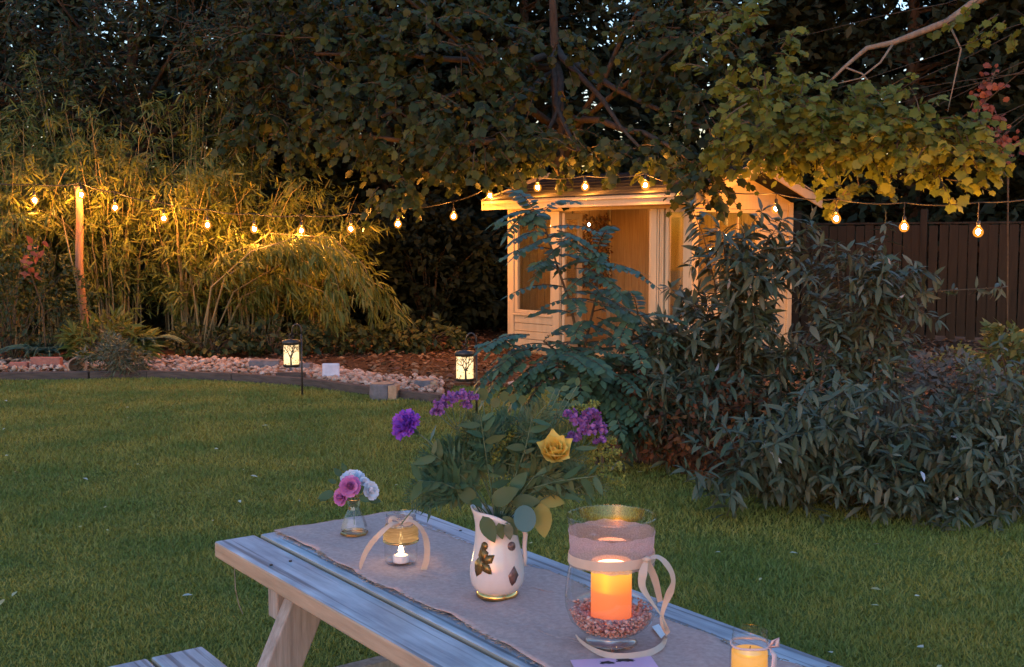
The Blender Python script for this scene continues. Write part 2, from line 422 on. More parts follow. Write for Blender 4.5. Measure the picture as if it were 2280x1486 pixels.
# ------------------------------------------------------------------ mesh builder
class MB:
    def __init__(self):
        self.v, self.f = [], []

    def add(self, verts, faces):
        o = len(self.v)
        self.v += [tuple(p) for p in verts]
        self.f += [tuple(i + o for i in fc) for fc in faces]
        return self

    def box(self, c, s, rot=None):
        hx, hy, hz = s[0] / 2, s[1] / 2, s[2] / 2
        vs = [Vector((x, y, z)) for x in (-hx, hx) for y in (-hy, hy) for z in (-hz, hz)]
        if rot is not None:
            vs = [rot @ p for p in vs]
        vs = [p + Vector(c) for p in vs]
        return self.add(vs, [(0, 1, 3, 2), (4, 6, 7, 5), (0, 4, 5, 1), (2, 3, 7, 6), (0, 2, 6, 4), (1, 5, 7, 3)])

    def cbox(self, c, s, ch, rot=None):           # box with chamfered edges
        bm = bmesh.new()
        bmesh.ops.create_cube(bm, size=1.0)
        for p in bm.verts:
            p.co = Vector((p.co.x * s[0], p.co.y * s[1], p.co.z * s[2]))
        bmesh.ops.bevel(bm, geom=bm.edges[:], offset=ch, segments=2, affect='EDGES', profile=0.5)
        vs = [(rot @ p.co if rot is not None else p.co) + Vector(c) for p in bm.verts]
        bm.verts.index_update()
        fs = [[q.index for q in fc.verts] for fc in bm.faces]
        bm.free()
        return self.add(vs, fs)

    def tube(self, pts, radii, n=6, cap=True):
        pts = [Vector(p) for p in pts]
        if not hasattr(radii, '__len__'):
            radii = [radii] * len(pts)
        rings = []
        up = Vector((0.31, 0.17, 0.93))
        for i, p in enumerate(pts):
            a = pts[max(i - 1, 0)]
            b = pts[min(i + 1, len(pts) - 1)]
            t = (b - a).normalized() if (b - a).length > 1e-9 else Vector((0, 0, 1))
            s = t.cross(up)
            if s.length < 1e-3:
                s = t.cross(Vector((1, 0, 0)))
            s.normalize()
            q = s.cross(t)
            rings.append([p + (s * math.cos(2 * PI * k / n) + q * math.sin(2 * PI * k / n)) * radii[i] for k in range(n)])
        vs = [p for r in rings for p in r]
        fs = []
        for i in range(len(pts) - 1):
            for k in range(n):
                a, b = i * n + k, i * n + (k + 1) % n
                fs.append((a, b, b + n, a + n))
        if cap:
            fs.append(tuple(range(n - 1, -1, -1)))
            fs.append(tuple((len(pts) - 1) * n + k for k in range(n)))
        return self.add(vs, fs)

    def lathe(self, prof, n=32, c=(0, 0, 0), fn=None):
        vs, fs = [], []
        for (r, z) in prof:
            for k in range(n):
                a = 2 * PI * k / n
                zz, rr = (fn(a, r, z) if fn else (z, r))
                vs.append(Vector((rr * math.cos(a), rr * math.sin(a), zz)) + Vector(c))
        for i in range(len(prof) - 1):
            for k in range(n):
                a, b = i * n + k, i * n + (k + 1) % n
                fs.append((a, b, b + n, a + n))
        return self.add(vs, fs)

    def strip(self, pts, width, normals, thick=0.0):
        pts = [Vector(p) for p in pts]
        vs, fs = [], []
        for i, p in enumerate(pts):
            a = pts[max(i - 1, 0)]
            b = pts[min(i + 1, len(pts) - 1)]
            t = (b - a).normalized()
            nn = Vector(normals[i] if isinstance(normals, list) else normals)
            s = t.cross(nn)
            if s.length < 1e-4:
                s = Vector((1, 0, 0))
            s.normalize()
            w = width[i] if hasattr(width, '__len__') else width
            vs += [p - s * w / 2, p + s * w / 2]
        for i in range(len(pts) - 1):
            fs.append((2 * i, 2 * i + 1, 2 * i + 3, 2 * i + 2))
        return self.add(vs, fs)

    def ribbon(self, pts, widths, normals, sub=6):
        pts = [Vector(p) for p in pts]
        nrm = [Vector(q).normalized() for q in normals]
        P_, W_, N_ = [], [], []
        n = len(pts)
        for i in range(n - 1):
            p0, p1, p2, p3 = pts[max(i - 1, 0)], pts[i], pts[i + 1], pts[min(i + 2, n - 1)]
            for k in range(sub + (i == n - 2)):
                t = k / sub
                P_.append(.5 * ((2 * p1) + (p2 - p0) * t + (2 * p0 - 5 * p1 + 4 * p2 - p3) * t * t + (3 * p1 - p0 - 3 * p2 + p3) * t ** 3))
                W_.append(widths[i] + (widths[i + 1] - widths[i]) * t)
                N_.append(nrm[i].lerp(nrm[i + 1], t))
        return self.strip(P_, W_, N_)

    def mesh(self, name, mat, smooth=False):
        me = bpy.data.meshes.new(name)
        me.from_pydata(self.v, [], self.f)
        me.materials.append(M[mat])
        if smooth:
            me.polygons.foreach_set('use_smooth', [True] * len(me.polygons))
        me.update()
        return me

    def build(self, name, mat, parent=None, smooth=False, world=False, solid=0.0):
        if world and parent is not None:
            o = parent.location
            self.v = [(a[0] - o.x, a[1] - o.y, a[2] - o.z) for a in self.v]
        ob = obj(name, self.mesh(name, mat, smooth), parent)
        if solid:
            md = ob.modifiers.new('solid', 'SOLIDIFY')
            md.thickness = solid
            md.offset = 0
        return ob


def obj(name, me, parent=None):
    ob = bpy.data.objects.new(name, me)
    COL.objects.link(ob)
    if parent is not None:
        ob.parent = parent
    return ob


def tag(o, label=None, cat=None, group=None, kind=None):
    if label:
        o['label'] = label
    if cat:
        o['category'] = cat
    if group:
        o['group'] = group
    if kind:
        o['kind'] = kind
    return o


def thing(name, label, cat, loc=(0, 0, 0), rz=0.0, group=None):
    o = bpy.data.objects.new(name, None)
    COL.objects.link(o)
    o.empty_display_size = 0.05
    o.location = loc
    o.rotation_euler = (0, 0, rz)
    return tag(o, label, cat, group)


# ------------------------------------------------------------------ leaves
def T_lance(w=0.2, curl=0.15, fold=0.25):
    ys = (0.0, 0.35, 0.72, 1.0)
    hw = (0, 0.5 * w, 0.36 * w, 0)
    z = lambda y: -curl * y * y
    v = [(0, 0, 0), (-hw[1], ys[1], z(ys[1]) + fold * hw[1]), (0, ys[1], z(ys[1])), (hw[1], ys[1], z(ys[1]) + fold * hw[1]),
         (-hw[2], ys[2], z(ys[2]) + fold * hw[2]), (0, ys[2], z(ys[2])), (hw[2], ys[2], z(ys[2]) + fold * hw[2]), (0, 1, z(1))]
    f = [(0, 2, 1), (0, 3, 2), (1, 2, 5, 4), (2, 3, 6, 5), (4, 5, 7), (5, 6, 7)]
    return np.array(v), f


def T_simple(w=0.5, fold=0.2):
    v = [(0, 0, 0), (-w / 2, 0.45, fold * w / 2), (0, 0.5, 0), (w / 2, 0.45, fold * w / 2), (0, 1, -0.06)]
    return np.array(v), [(0, 2, 1), (0, 3, 2), (1, 2, 4), (2, 3, 4)]


def T_lobed():
    o = [(0, 0.02), (.27, -.03), (.30, .13), (.50, .24), (.42, .44), (.50, .64), (.29, .72), (.0, 1.0),
         (-.29, .72), (-.50, .64), (-.42, .44), (-.50, .24), (-.30, .13), (-.27, -.03)]
    v = [(0, .40, .05)] + [(x, y, -0.10 * (x * x + (y - .4) ** 2) * 2) for x, y in o]
    n = len(o)
    return np.array(v), [(0, 1 + (k + 1) % n, 1 + k) for k in range(n)]


def T_round(n=9):
    v = [(0, .5, 0)] + [(0.42 * math.sin(2 * PI * k / n), .5 - .5 * math.cos(2 * PI * k / n), 0.03) for k in range(n)]
    return np.array(v), [(0, 1 + k, 1 + (k + 1) % n) for k in range(n)]


def T_ovate_hi(w=.56):
    n = 9
    v, f = [], []
    for i in range(n):
        y = i / (n - 1)
        hw = w * .5 * math.sin(PI * y ** .8) ** .8 if 0 < i < n - 1 else 0.004
        z = -.10 * y * y + .02 * math.sin(y * 9)
        v += [(-hw, y, z + .18 * hw), (0, y, z), (hw, y, z + .18 * hw)]
    for i in range(n - 1):
        a = 3 * i
        f += [(a, a + 1, a + 4, a + 3), (a + 1, a + 2, a + 5, a + 4)]
    return np.array(v), f


TEMPL = {'leafhi': T_ovate_hi(), 'slimhi': T_ovate_hi(.34), 'lance': T_lance(0.20, 0.18), 'bamboo': T_lance(0.13, 0.12), 'ovate': T_lance(0.5, 0.12), 'simple': T_simple(0.5),
         'leaflet': T_lance(0.46, 0.08, 0.1), 'lobed': T_lobed(), 'round': T_round(18), 'budd': T_lance(0.27, 0.25, 0.35), 'needle': T_simple(0.17)}


class Leaves:
    def __init__(self):
        self.p, self.d, self.n, self.s = [], [], [], []

    def add(self, p, d, n, s):
        self.p.append(tuple(p))
        self.d.append(tuple(d))
        self.n.append(tuple(n))
        self.s.append(s)

    def mesh(self, name, templ, mat, offset=(0, 0, 0)):
        tv, tf = TEMPL[templ]
        p = np.array(self.p, dtype=np.float64) - np.array(tuple(offset))
        d = np.array(self.d, dtype=np.float64)
        n = np.array(self.n, dtype=np.float64)
        s = np.array(self.s, dtype=np.float64)
        d /= np.linalg.norm(d, axis=1, keepdims=True) + 1e-9
        side = np.cross(d, n)
        ln = np.linalg.norm(side, axis=1, keepdims=True)
        bad = ln[:, 0] < 1e-3
        side[bad] = np.cross(d[bad], np.array([0.3, 0.9, 0.2]))
        side /= np.linalg.norm(side, axis=1, keepdims=True) + 1e-9
        nn = np.cross(side, d)
        V = p[:, None, :] + s[:, None, None] * (tv[None, :, 0:1] * side[:, None, :] + tv[None, :, 1:2] * d[:, None, :] + tv[None, :, 2:3] * nn[:, None, :])
        return fast_mesh(name, V.reshape(-1, 3), tf, len(p), len(tv), mat)

    def build(self, name, templ, mat, parent=None, kind='stuff'):
        off = parent.location if parent is not None else (0, 0, 0)
        ob = obj(name, self.mesh(name, templ, mat, off), parent)
        if kind:
            ob['kind'] = kind
        return ob


def fast_mesh(name, V, tf, count, nv, mat):
    me = bpy.data.meshes.new(name)
    idx = np.concatenate([np.array(f) for f in tf])
    tot = np.array([len(f) for f in tf])
    L = (np.arange(count)[:, None] * nv + idx[None, :]).ravel().astype(np.int32)
    tots = np.tile(tot, count).astype(np.int32)
    st = np.concatenate([[0], np.cumsum(tots)[:-1]]).astype(np.int32)
    me.vertices.add(len(V))
    me.vertices.foreach_set('co', V.astype(np.float32).ravel())
    me.loops.add(len(L))
    me.loops.foreach_set('vertex_index', L)
    me.polygons.add(len(tots))
    me.polygons.foreach_set('loop_start', st)
    me.polygons.foreach_set('loop_total', tots)
    me.materials.append(M[mat])
    me.update(calc_edges=True)
    return me


U = random.uniform


def rvec(s=1.0):
    return Vector((random.gauss(0, s), random.gauss(0, s), random.gauss(0, s)))


def in_ball():
    while True:
        v = Vector((U(-1, 1), U(-1, 1), U(-1, 1)))
        if v.length <= 1:
            return v


# ------------------------------------------------------------------ the setting
lm = MB().add([(-45, -12, 0), (45, -12, 0), (45, 60, 0), (-45, 60, 0)], [(0, 1, 2, 3)])
tag(lm.build('lawn', 'lawn'), kind='structure')

EDGE_PX = [(-260, 850), (0, 847), (200, 844), (330, 842), (520, 848), (680, 860), (830, 880), (985, 899)]
edge_w = [G(x, y, 0) for x, y in EDGE_PX]
BACK_EDGE = [G(985, 899), G(1010, 862), G(1250, 868)]
bed_left = [(-12, edge_w[0].y - .3)] + [(p.x, p.y) for p in edge_w] + [(BACK_EDGE[1].x, BACK_EDGE[1].y), (BACK_EDGE[2].x, BACK_EDGE[2].y), (1.6, 9.6), (2.4, 8.2), (5, 7.6), (14, 9), (14, 40), (-12, 40)]
shrub_bed = [(p.x, p.y) for p in (G(1330, 985), G(1400, 1030), G(1560, 1050), G(1750, 1080), G(2000, 1100), G(2300, 1120), G(2500, 1120))] + [(5.5, 7.9), (2.4, 8.5), (1.6, 9.9)]


def sheet(name, poly, z, mat):
    bm = bmesh.new()
    f = bm.faces.new([bm.verts.new((x, y, z)) for x, y in poly])
    bmesh.ops.triangulate(bm, faces=[f])
    for fc in bm.faces:
        if fc.normal.z < 0:
            fc.normal_flip()
    me = bpy.data.meshes.new(name)
    bm.to_mesh(me)
    bm.free()
    me.materials.append(M[mat])
    return tag(obj(name, me), kind='structure')


sheet('flower_bed', bed_left, 0.012, 'soil')
sheet('shrub_bed', shrub_bed, 0.006, 'soil')


def inside(poly, x, y):
    r = np.zeros(len(x), bool)
    n = len(poly)
    j = n - 1
    for i in range(n):
        xi, yi = poly[i]
        xj, yj = poly[j]
        c = ((yi > y) != (yj > y)) & (x < (xj - xi) * (y - yi) / (yj - yi + 1e-12) + xi)
        r ^= c
        j = i
    return r


# grass: nobody could count it
NG = 520000
gy = 3.2 + (13.3 - 3.2) * rng.random(NG) ** 1.35
gx = (rng.random(NG) * 2 - 1) * (0.52 * gy + 1.0)
keep = ~inside(bed_left, gx, gy) & ~inside(shrub_bed, gx, gy)
gx, gy = gx[keep], gy[keep]
NG = len(gx)
ang = rng.random(NG) * 2 * PI
patch = 0.5 + 0.5 * np.sin(gx * 3.1 + 1.3 * np.sin(gy * 2.2)) * np.sin(gy * 2.7 + np.sin(gx * 1.9))
hgt = (0.010 + 0.014 * rng.random(NG)) * (0.75 + 0.5 * patch) * (0.8 + gy * 0.045)
wid = 0.0024 * (0.6 + gy * 0.14)
lean = hgt * (0.3 + 0.9 * rng.random(NG))
la = rng.random(NG) * 2 * PI
V = np.zeros((NG, 3, 3))
V[:, 0, 0] = gx - np.cos(ang) * wid
V[:, 0, 1] = gy - np.sin(ang) * wid
V[:, 1, 0] = gx + np.cos(ang) * wid
V[:, 1, 1] = gy + np.sin(ang) * wid
V[:, 2, 0] = gx + np.cos(la) * lean
V[:, 2, 1] = gy + np.sin(la) * lean
V[:, 2, 2] = hgt
g = obj('grass', fast_mesh('grass', V.reshape(-1, 3), [(0, 1, 2)], NG, 3, 'grass'))
tag(g, 'short mown green grass covering the lawn', 'grass', kind='stuff')

fl = Leaves()
for k in range(110):
    y = U(3.6, 11.5)
    x = U(-.5, .5) * y * 1.05
    if inside(bed_left, np.array([x]), np.array([y]))[0] or inside(shrub_bed, np.array([x]), np.array([y]))[0]:
        continue
    a = U(0, 2 * PI)
    fl.add((x, y, 0.035), (math.cos(a), math.sin(a), U(-.2, .3)), (U(-.4, .4), U(-.4, .4), 1), U(.02, .05))
fo = fl.build('fallen_leaves', 'ovate', 'fallen')
tag(fo, 'scattered pale fallen leaves lying on the lawn', 'leaves', kind='stuff')

# leaf litter and bark mulch over the bed
lt = Leaves()
for k in range(16000):
    y = U(9.0, 19)
    x = U(-.52, .56) * y
    if not (inside(bed_left, np.array([x]), np.array([y]))[0]):
        continue
    a = U(0, 2 * PI)
    lt.add((x, y, U(.015, .05)), (math.cos(a), math.sin(a), U(-.4, .5)), (U(-.7, .7), U(-.7, .7), 1), U(.04, .11))
tag(lt.build('leaf_litter', 'ovate', 'litter'), 'rusty leaf litter and bark mulch strewn over the flower bed', 'leaf litter', kind='stuff')

# pebbles along the front of the bed
ico = bmesh.new()
bmesh.ops.create_icosphere(ico, subdivisions=1, radius=1)
IV = np.array([tuple(v.co) for v in ico.verts])
ico.verts.index_update()
IF = [tuple(v.index for v in f.verts) for f in ico.faces]
ico.free()


def stones(name, pts, sizes, mat, flat=0.65):
    N = len(pts)
    a = rng.random(N) * 2 * PI
    sc = np.array(sizes)[:, None] * np.stack([0.8 + .5 * rng.random(N), 0.7 + .4 * rng.random(N), flat * (.7 + .5 * rng.random(N))], 1)
    jit = 1 + 0.14 * rng.standard_normal((N, len(IV), 1))
    v = IV[None] * jit * sc[:, None, :]
    c, s = np.cos(a)[:, None], np.sin(a)[:, None]
    x = v[:, :, 0] * c - v[:, :, 1] * s
    y = v[:, :, 0] * s + v[:, :, 1] * c
    vv = np.stack([x, y, v[:, :, 2]], 2) + np.array(pts)[:, None, :]
    me = fast_mesh(name, vv.reshape(-1, 3), IF, N, len(IV), mat)
    return me


pp, ps = [], []
strip_px = [(-200, 834, 812), (30, 834, 808), (170, 834, 818), (330, 834, 800), (430, 836, 806), (560, 842, 812), (680, 850, 822), (760, 862, 832), (840, 872, 846), (985, 890, 850)]
for k in range(2600):
    i = random.randrange(len(strip_px) - 1)
    t = random.random()
    a, b = strip_px[i], strip_px[i + 1]
    x = a[0] + (b[0] - a[0]) * t
    y0 = a[1] + (b[1] - a[1]) * t
    y1 = a[2] + (b[2] - a[2]) * t
    if 190 < x < 300 and random.random() < .7:
        continue
    p = G(x, U(y1, y0), 0.0)
    pp.append((p.x, p.y, U(.02, .075)))
    ps.append(U(.018, .042))
po = obj('pebbles', stones('pebbles', pp, ps, 'pebble'))
tag(po, 'pale pinkish pebbles filling the front of the flower bed', 'pebbles', kind='stuff')

# timber edging
sl_lab = ['dark timber sleeper edging off the left end of the pebbles', 'long dark timber sleeper below the bricks and pot', 'timber sleeper beneath the small grey-green bush at the lawn edge',
          'thin timber sleeper edging the widest run of pebbles', 'timber sleeper edging behind the lantern post by the bamboo', 'timber sleeper edging in front of the pale stone block', 'timber sleeper edging ending beside the log blocks']
for i in range(len(edge_w) - 1):
    a, b = edge_w[i], edge_w[i + 1]
    d = b - a
    L = d.length
    rz = math.atan2(d.y, d.x)
    m = MB().cbox((L / 2, 0, .035), (L - .015, .085, .10), .008)
    o = m.build('timber_sleeper', 'sleeper')
    o.location = (a.x, a.y, 0)
    o.rotation_euler = (U(-.04, .04), 0, rz)
    tag(o, sl_lab[i], 'edging', 'timber sleepers edging the bed')

# blocks, stones, bricks, pot
def rough_block(name, label, cat, px, s, rz, mat, tilt=0.0, group=None, z=0.03):
    p = G(px[0], px[1], 0)
    m = MB().cbox((0, 0, s[2] / 2), s, min(s) * .12)
    m.v = [(x + U(-1, 1) * s[0] * .03, y + U(-1, 1) * s[1] * .03, q + U(-1, 1) * s[2] * .03) for x, y, q in m.v]
    o = m.build(name, mat)
    o.location = (p.x, p.y, z)
    o.rotation_euler = (tilt, 0, rz)
    return tag(o, label, cat, group)


rough_block('stone_block', 'pale lilac-white rectangular stone standing on the pebbles', 'stone', (737, 852), (.18, .08, .15), .15, 'stone', -.25, z=.05)
rough_block('slate_slab', 'flat grey-brown slate slab lying behind the pebbles', 'stone', (590, 826), (.34, .2, .10), .1, 'slate')
rough_block('slate_slab', 'dark oblong slate behind the lantern post near the bamboo', 'stone', (665, 832), (.30, .14, .09), -.05, 'slate')
rough_block('timber_offcut', 'short dark timber offcut lying on the pebbles by the lantern post', 'timber', (648, 852), (.30, .09, .06), -.06, 'sleeper', z=.05)
rough_block('brick', 'dull red brick lying behind the pebbles beside the pot', 'brick', (105, 826), (.34, .11, .12), 0, 'brick', z=.04)
rough_block('brick', 'dark red brick half hidden under the teal fern', 'brick', (42, 828), (.2, .11, .08), .2, 'brick', z=.03)


def log_block(label, px, w, h, rz):
    p = G(px[0], px[1], 0)
    t = thing('log_block', label, 'log', (p.x, p.y, 0.0), rz, 'log blocks at the end of the pebbles')
    MB().lathe([(w * .5, -.02), (w * .53, h * .3), (w * .5, h - .012), (w * .46, h)], 12, fn=lambda a, r, z: (z, r * (1 + .06 * math.sin(3 * a + w * 50)))).build('bark', 'slate', t)
    m = MB()
    n = 12
    m.add([(w * .465 * math.cos(2 * PI * k / n), w * .465 * math.sin(2 * PI * k / n), h + .001) for k in range(n)], [tuple(range(n))])
    m.build('cut_face', 'cut_wood', t)
    MB().cbox((w * .48, -.02, h * .45), (w * .35, w * .7, h * .95), .008).build('split_face', 'cut_wood', t)


log_block('larger upright log block with a pale split side, next to the sleeper end', (852, 888), .24, .15, -.1)
log_block('smaller upright log block between the pebbles and the mulch', (945, 872), .20, .12, .05)
p = G(170, 838)
t = thing('terracotta_pot', 'small terracotta pot tipped over on the pebbles beside the brick', 'pot', (p.x, p.y, .09), .4)
t.rotation_euler = (1.25, .2, .5)
MB().lathe([(.0, -.10), (.062, -.10), (.092, .04), (.09, .06)], 20).build('pot_body', 'terracotta', t, True)
MB().lathe([(.094, .045), (.108, .045), (.108, .095), (.092, .095), (.086, .06)], 20).build('rim', 'terracotta', t, True)
for lab, px, s in [('rounded brown rock at the foot of the bamboo', (1150, 862), .09), ('flat pale rock on the mulch before the summerhouse', (1205, 862), .08)]:
    p = G(*px)
    o = obj('rock', stones('rock', [(0, 0, .03)], [s], 'pebble', .5))
    o.location = p
    tag(o, lab, 'rock')

# ------------------------------------------------------------------ summerhouse
CC = P(1540, 540, 13.0)
LL = P(1137, 540, 15.3)
hx = Vector((CC.x - LL.x, CC.y - LL.y, 0))
HW = hx.length
hrz = math.atan2(hx.y, hx.x)
HD = 1.98
hut = thing('summerhouse', 'cream painted wooden summerhouse with open doors and a felt roof', 'summerhouse', (LL.x, LL.y, 0), hrz)
hxu = hx.normalized()
hyu = Vector((-hxu.y, hxu.x, 0))


def s_front(px):                      # local x on the front wall of a pixel column
    k = (px - W_PX / 2) / F
    return (LL.y * k - LL.x) / (hxu.x - hxu.y * k)


def s_side(px):                       # local y on the gable wall of a pixel column
    k = (px - W_PX / 2) / F
    cx, cy = LL.x + hxu.x * HW, LL.y + hxu.y * HW
    return (cy * k - cx) / (hyu.x - hyu.y * k)


ZE, ZF, SILL = 2.0, 0.10, 0.52


def hbox(name, x0, x1, y0, y1, z0, z1, mat='cream_paint', parent=hut, ch=0.004):
    s = (x1 - x0, y1 - y0, z1 - z0)
    return MB().cbox(((x0 + x1) / 2, (y0 + y1) / 2, (z0 + z1) / 2), s, min(ch, min(s) * .3)).build(name, mat, parent)


hbox('floor', -.02, HW + .02, .0, HD, .0, ZF, 'pine')
# corner posts and front posts
hbox('post', -.03, .09, -.03, .06, ZF, ZE)
hbox('post', HW - .06, HW + .03, -.03, .06, ZF, ZE)
hbox('post', HW - .06, HW + .03, HD - .08, HD + .02, ZF, ZE)
hbox('post', -.03, .06, HD - .08, HD + .02, ZF, ZE)
fw0, fw1 = s_front(1154), s_front(1236)
do0, do1 = s_front(1240), s_front(1452)
hbox('header', .09, HW - .06, -.02, .05, ZE - .10, ZE)
# left narrow window: shiplap below, reeded jambs, panes
nz = 4
for k in range(nz):
    z0 = ZF + (SILL - ZF) * k / nz
    hbox('shiplap_board', .092, fw1, -.012 - .004 * (k % 2), .03, z0 + .003, z0 + (SILL - ZF) / nz - .003)


def window(x0, x1, z0, z1, y=-.01, axis='x', n=1, jamb=.035):
    def b(name, a0, a1, b0, b1, yo=0.0, th=.05, mat='cream_paint', par=hut):
        if axis == 'x':
            return hbox(name, a0, a1, y + yo, y + yo + th, b0, b1, mat, par)
        return hbox(name, y - yo - th, y - yo, a0, a1, b0, b1, mat, par)
    fr = b('window_frame', x0, x0 + jamb, z0, z1)
    b('window_frame', x1 - jamb, x1, z0, z1)
    b('window_frame', x0 + jamb, x1 - jamb, z0, z0 + .045)
    b('window_frame', x0 + jamb, x1 - jamb, z1 - .045, z1)
    b('window_sill', x0 - .01, x1 + .01, z0 - .03, z0 - .002, -.03, .10)
    w = (x1 - x0 - 2 * jamb) / n
    for i in range(n):
        a = x0 + jamb + i * w
        if i:
            b('glazing_bar', a - .012, a + .012, z0 + .045, z1 - .045, .005, .035)
        b('window_pane', a + .012, a + w - .012, z0 + .045, z1 - .045, .022, .004, 'window_glass')
    return fr


window(.092, fw1 - .02, SILL + .03, ZE - .102, -.012, 'x', 1, .06)
hbox('post', fw1 - .018, do0 + .07, -.035, .05, ZF, ZE - .102)
# open door leaves folded back on either side of the opening
def door_leaf(x, rz, w):
    d = bpy.data.objects.new('door', None)
    COL.objects.link(d)
    d.parent = hut
    d.location = (x, -.005, ZF + .01)
    d.rotation_euler = (0, 0, rz)
    h = ZE - ZF - .13
    hbox('stile', 0, .06, 0, .04, 0, h, parent=d)
    hbox('stile', w - .06, w, 0, .04, 0, h, parent=d)
    hbox('top_rail', .06, w - .06, 0, .04, h - .08, h, parent=d)
    hbox('bottom_panel', .06, w - .06, 0.004, .036, 0, .42, parent=d)
    hbox('glass_pane', .06, w - .06, .018, .022, .42, h - .08, 'window_glass', parent=d)
    MB().tube([(w - .03, -.01, .85), (w - .03, -.04, .87), (w - .09, -.04, .87)], .007, 6).build('handle', 'black_metal', d)


door_leaf(do0 + .075, 1.75, .5)
door_leaf(do0 + .145, 1.9, .48)
door_leaf(do1 - .02, 1.35, .5)
hbox('post', do1, do1 + .09, -.035, .05, ZF, ZE - .102)
for k in range(3):
    hbox('reeded_trim', do1 + .095 + k * .035, do1 + .122 + k * .035, -.03 + .006 * (k % 2), .03, ZF, ZE - .102)
window(do1 + .205, HW - .065, SILL + .03, ZE - .102, -.012, 'x', 1, .05)
for k in range(nz):
    z0 = ZF + (SILL - ZF) * k / nz
    hbox('shiplap_board', do1 + .2, HW - .062, -.012 - .004 * (k % 2), .03, z0 + .003, z0 + (SILL - ZF) / nz - .003)
# gable side wall
sw0, sw1, sw2 = s_side(1550), s_side(1688), HD - .08
for k in range(6):
    z0 = ZF + (SILL + .3 - ZF) * k / 6
    hbox('shiplap_board', HW - .03, HW + .012 + .004 * (k % 2), .062, sw1, z0 + .003, z0 + (SILL + .3 - ZF) / 6 - .003)
window(.064, sw1, SILL + .335, ZE - .102, HW + .012, 'y', 3, .05)
hbox('header', HW - .05, HW + .02, .062, HD - .082, ZE - .10, ZE)
hbox('wall_panel', HW - .03, HW + .010, sw1 + .004, sw2, ZF, ZE - .102)
hbox('corner_trim', HW - .03, HW + .022, sw1 + .006, sw1 + .07, ZF, ZE - .104)
# back wall and left wall in boards
nb = 22
for k in range(nb):
    x0 = .062 + (HW - .122) * k / nb
    hbox('wall_board', x0 + .003, x0 + (HW - .122) / nb - .003, HD - .05, HD - .02 + .004 * (k % 2), ZF, ZE, 'pine', ch=.003)
nb = 13
for k in range(nb):
    y0 = .062 + (HD - .144) * k / nb
    hbox('wall_board', -.015 + .003 * (k % 2), .018, y0 + .003, y0 + (HD - .144) / nb - .003, ZF, ZE, 'pine', ch=.003)
# eaves and roof
OV = .26
RZ = ZE + .36
hbox('fascia_board', -OV, HW + OV, -OV, -OV + .025, ZE - .065, ZE + .055)
hbox('fascia_trim', -OV, HW + OV, -OV - .018, -OV - .002, ZE + .015, ZE + .06)
hbox('soffit', -OV, HW + OV, -OV + .027, -.04, ZE + .004, ZE + .016)
ym = HD / 2
sl = (RZ - ZE) / (ym + OV)
for sgn, x in ((-1, -OV - .02), (1, HW + OV)):
    for side in (0, 1):
        y0 = -OV - .02 if side == 0 else HD + OV + .02
        a = Vector((x, y0, ZE - .07))
        b = Vector((x, ym, RZ - .02))
        m = MB()
        vs = []
        for q in (a, b):
            vs += [q, q + Vector((.022, 0, 0)), q + Vector((.022, 0, .15)), q + Vector((0, 0, .15))]
        m.add(vs, [(0, 1, 5, 4), (1, 2, 6, 5), (2, 3, 7, 6), (3, 0, 4, 7), (0, 3, 2, 1), (4, 5, 6, 7)])
        m.build('barge_board', 'cream_paint', hut)
m = MB()
m.add([(HW + .005, .0, ZE), (HW + .005, HD, ZE), (HW + .005, ym, RZ - .06)], [(0, 1, 2)])
m.build('gable_panel', 'cream_paint', hut, solid=.02)
m = MB()
m.add([(-.005, .0, ZE), (-.005, HD, ZE), (-.005, ym, RZ - .06)], [(0, 1, 2)])
m.build('gable_panel', 'cream_paint', hut, solid=.02)
for side in (0, 1):                    # felt shingle courses
    y0 = -OV - .03 if side == 0 else HD + OV + .03
    nc = 7
    for k in range(nc):
        t0, t1 = k / nc, (k + 1.15) / nc
        t1 = min(t1, 1)
        ya, yb = y0 + (ym - y0) * t0, y0 + (ym - y0) * t1
        za, zb = ZE + .065 + (RZ - ZE) * t0 + .006, ZE + .065 + (RZ - ZE) * t1 - .002
        mm = MB().add([(-OV - .03, ya, za), (HW + OV + .03, ya, za), (HW + OV + .03, yb, zb), (-OV - .03, yb, zb)], [(0, 1, 2, 3)])
        mm.build('felt_course', 'felt', hut, solid=.012)
# diagonal trellis on the back wall
def lattice(x0, x1, z0, z1, y):
    step = .12
    m0 = MB().cbox((0, 0, 0), (.012, .012, 1), .002).mesh('slat', 'lattice')
    for sgn in (1, -1):
        c = -2.0
        while c < 3.5:
            # line z = sgn*x + c
            pts = []
            for x in (x0, x1):
                z = sgn * (x - x0) * 1.0 + c if sgn == 1 else -(x - x0) + c
                pts.append((x, z))
            (xa, za), (xb, zb) = pts
            lo, hi = 0.0, 1.0
            dz = zb - za
            t0, t1 = (z0 - za) / dz, (z1 - za) / dz
            lo, hi = max(0, min(t0, t1)), min(1, max(t0, t1))
            if hi - lo > .05:
                a = Vector((xa + (xb - xa) * lo, y + .008 * sgn, za + dz * lo))
                b = Vector((xa + (xb - xa) * hi, y + .008 * sgn, za + dz * hi))
                o = obj('slat', m0, hut_tr)
                o.location = (a + b) / 2
                o.rotation_euler = (0, math.atan2(b.x - a.x, b.z - a.z), 0)
                o.scale = (1.9, 1, (b - a).length)
            c += step


TRB = Vector((LL.x, LL.y, 0)) + hxu * .05
hut_tr = thing('trellis', 'dark diagonal expanding trellis hung inside the summerhouse', 'trellis', TRB, hrz + PI / 2)
lattice(1.25, 1.88, .85, 1.86, -.03)
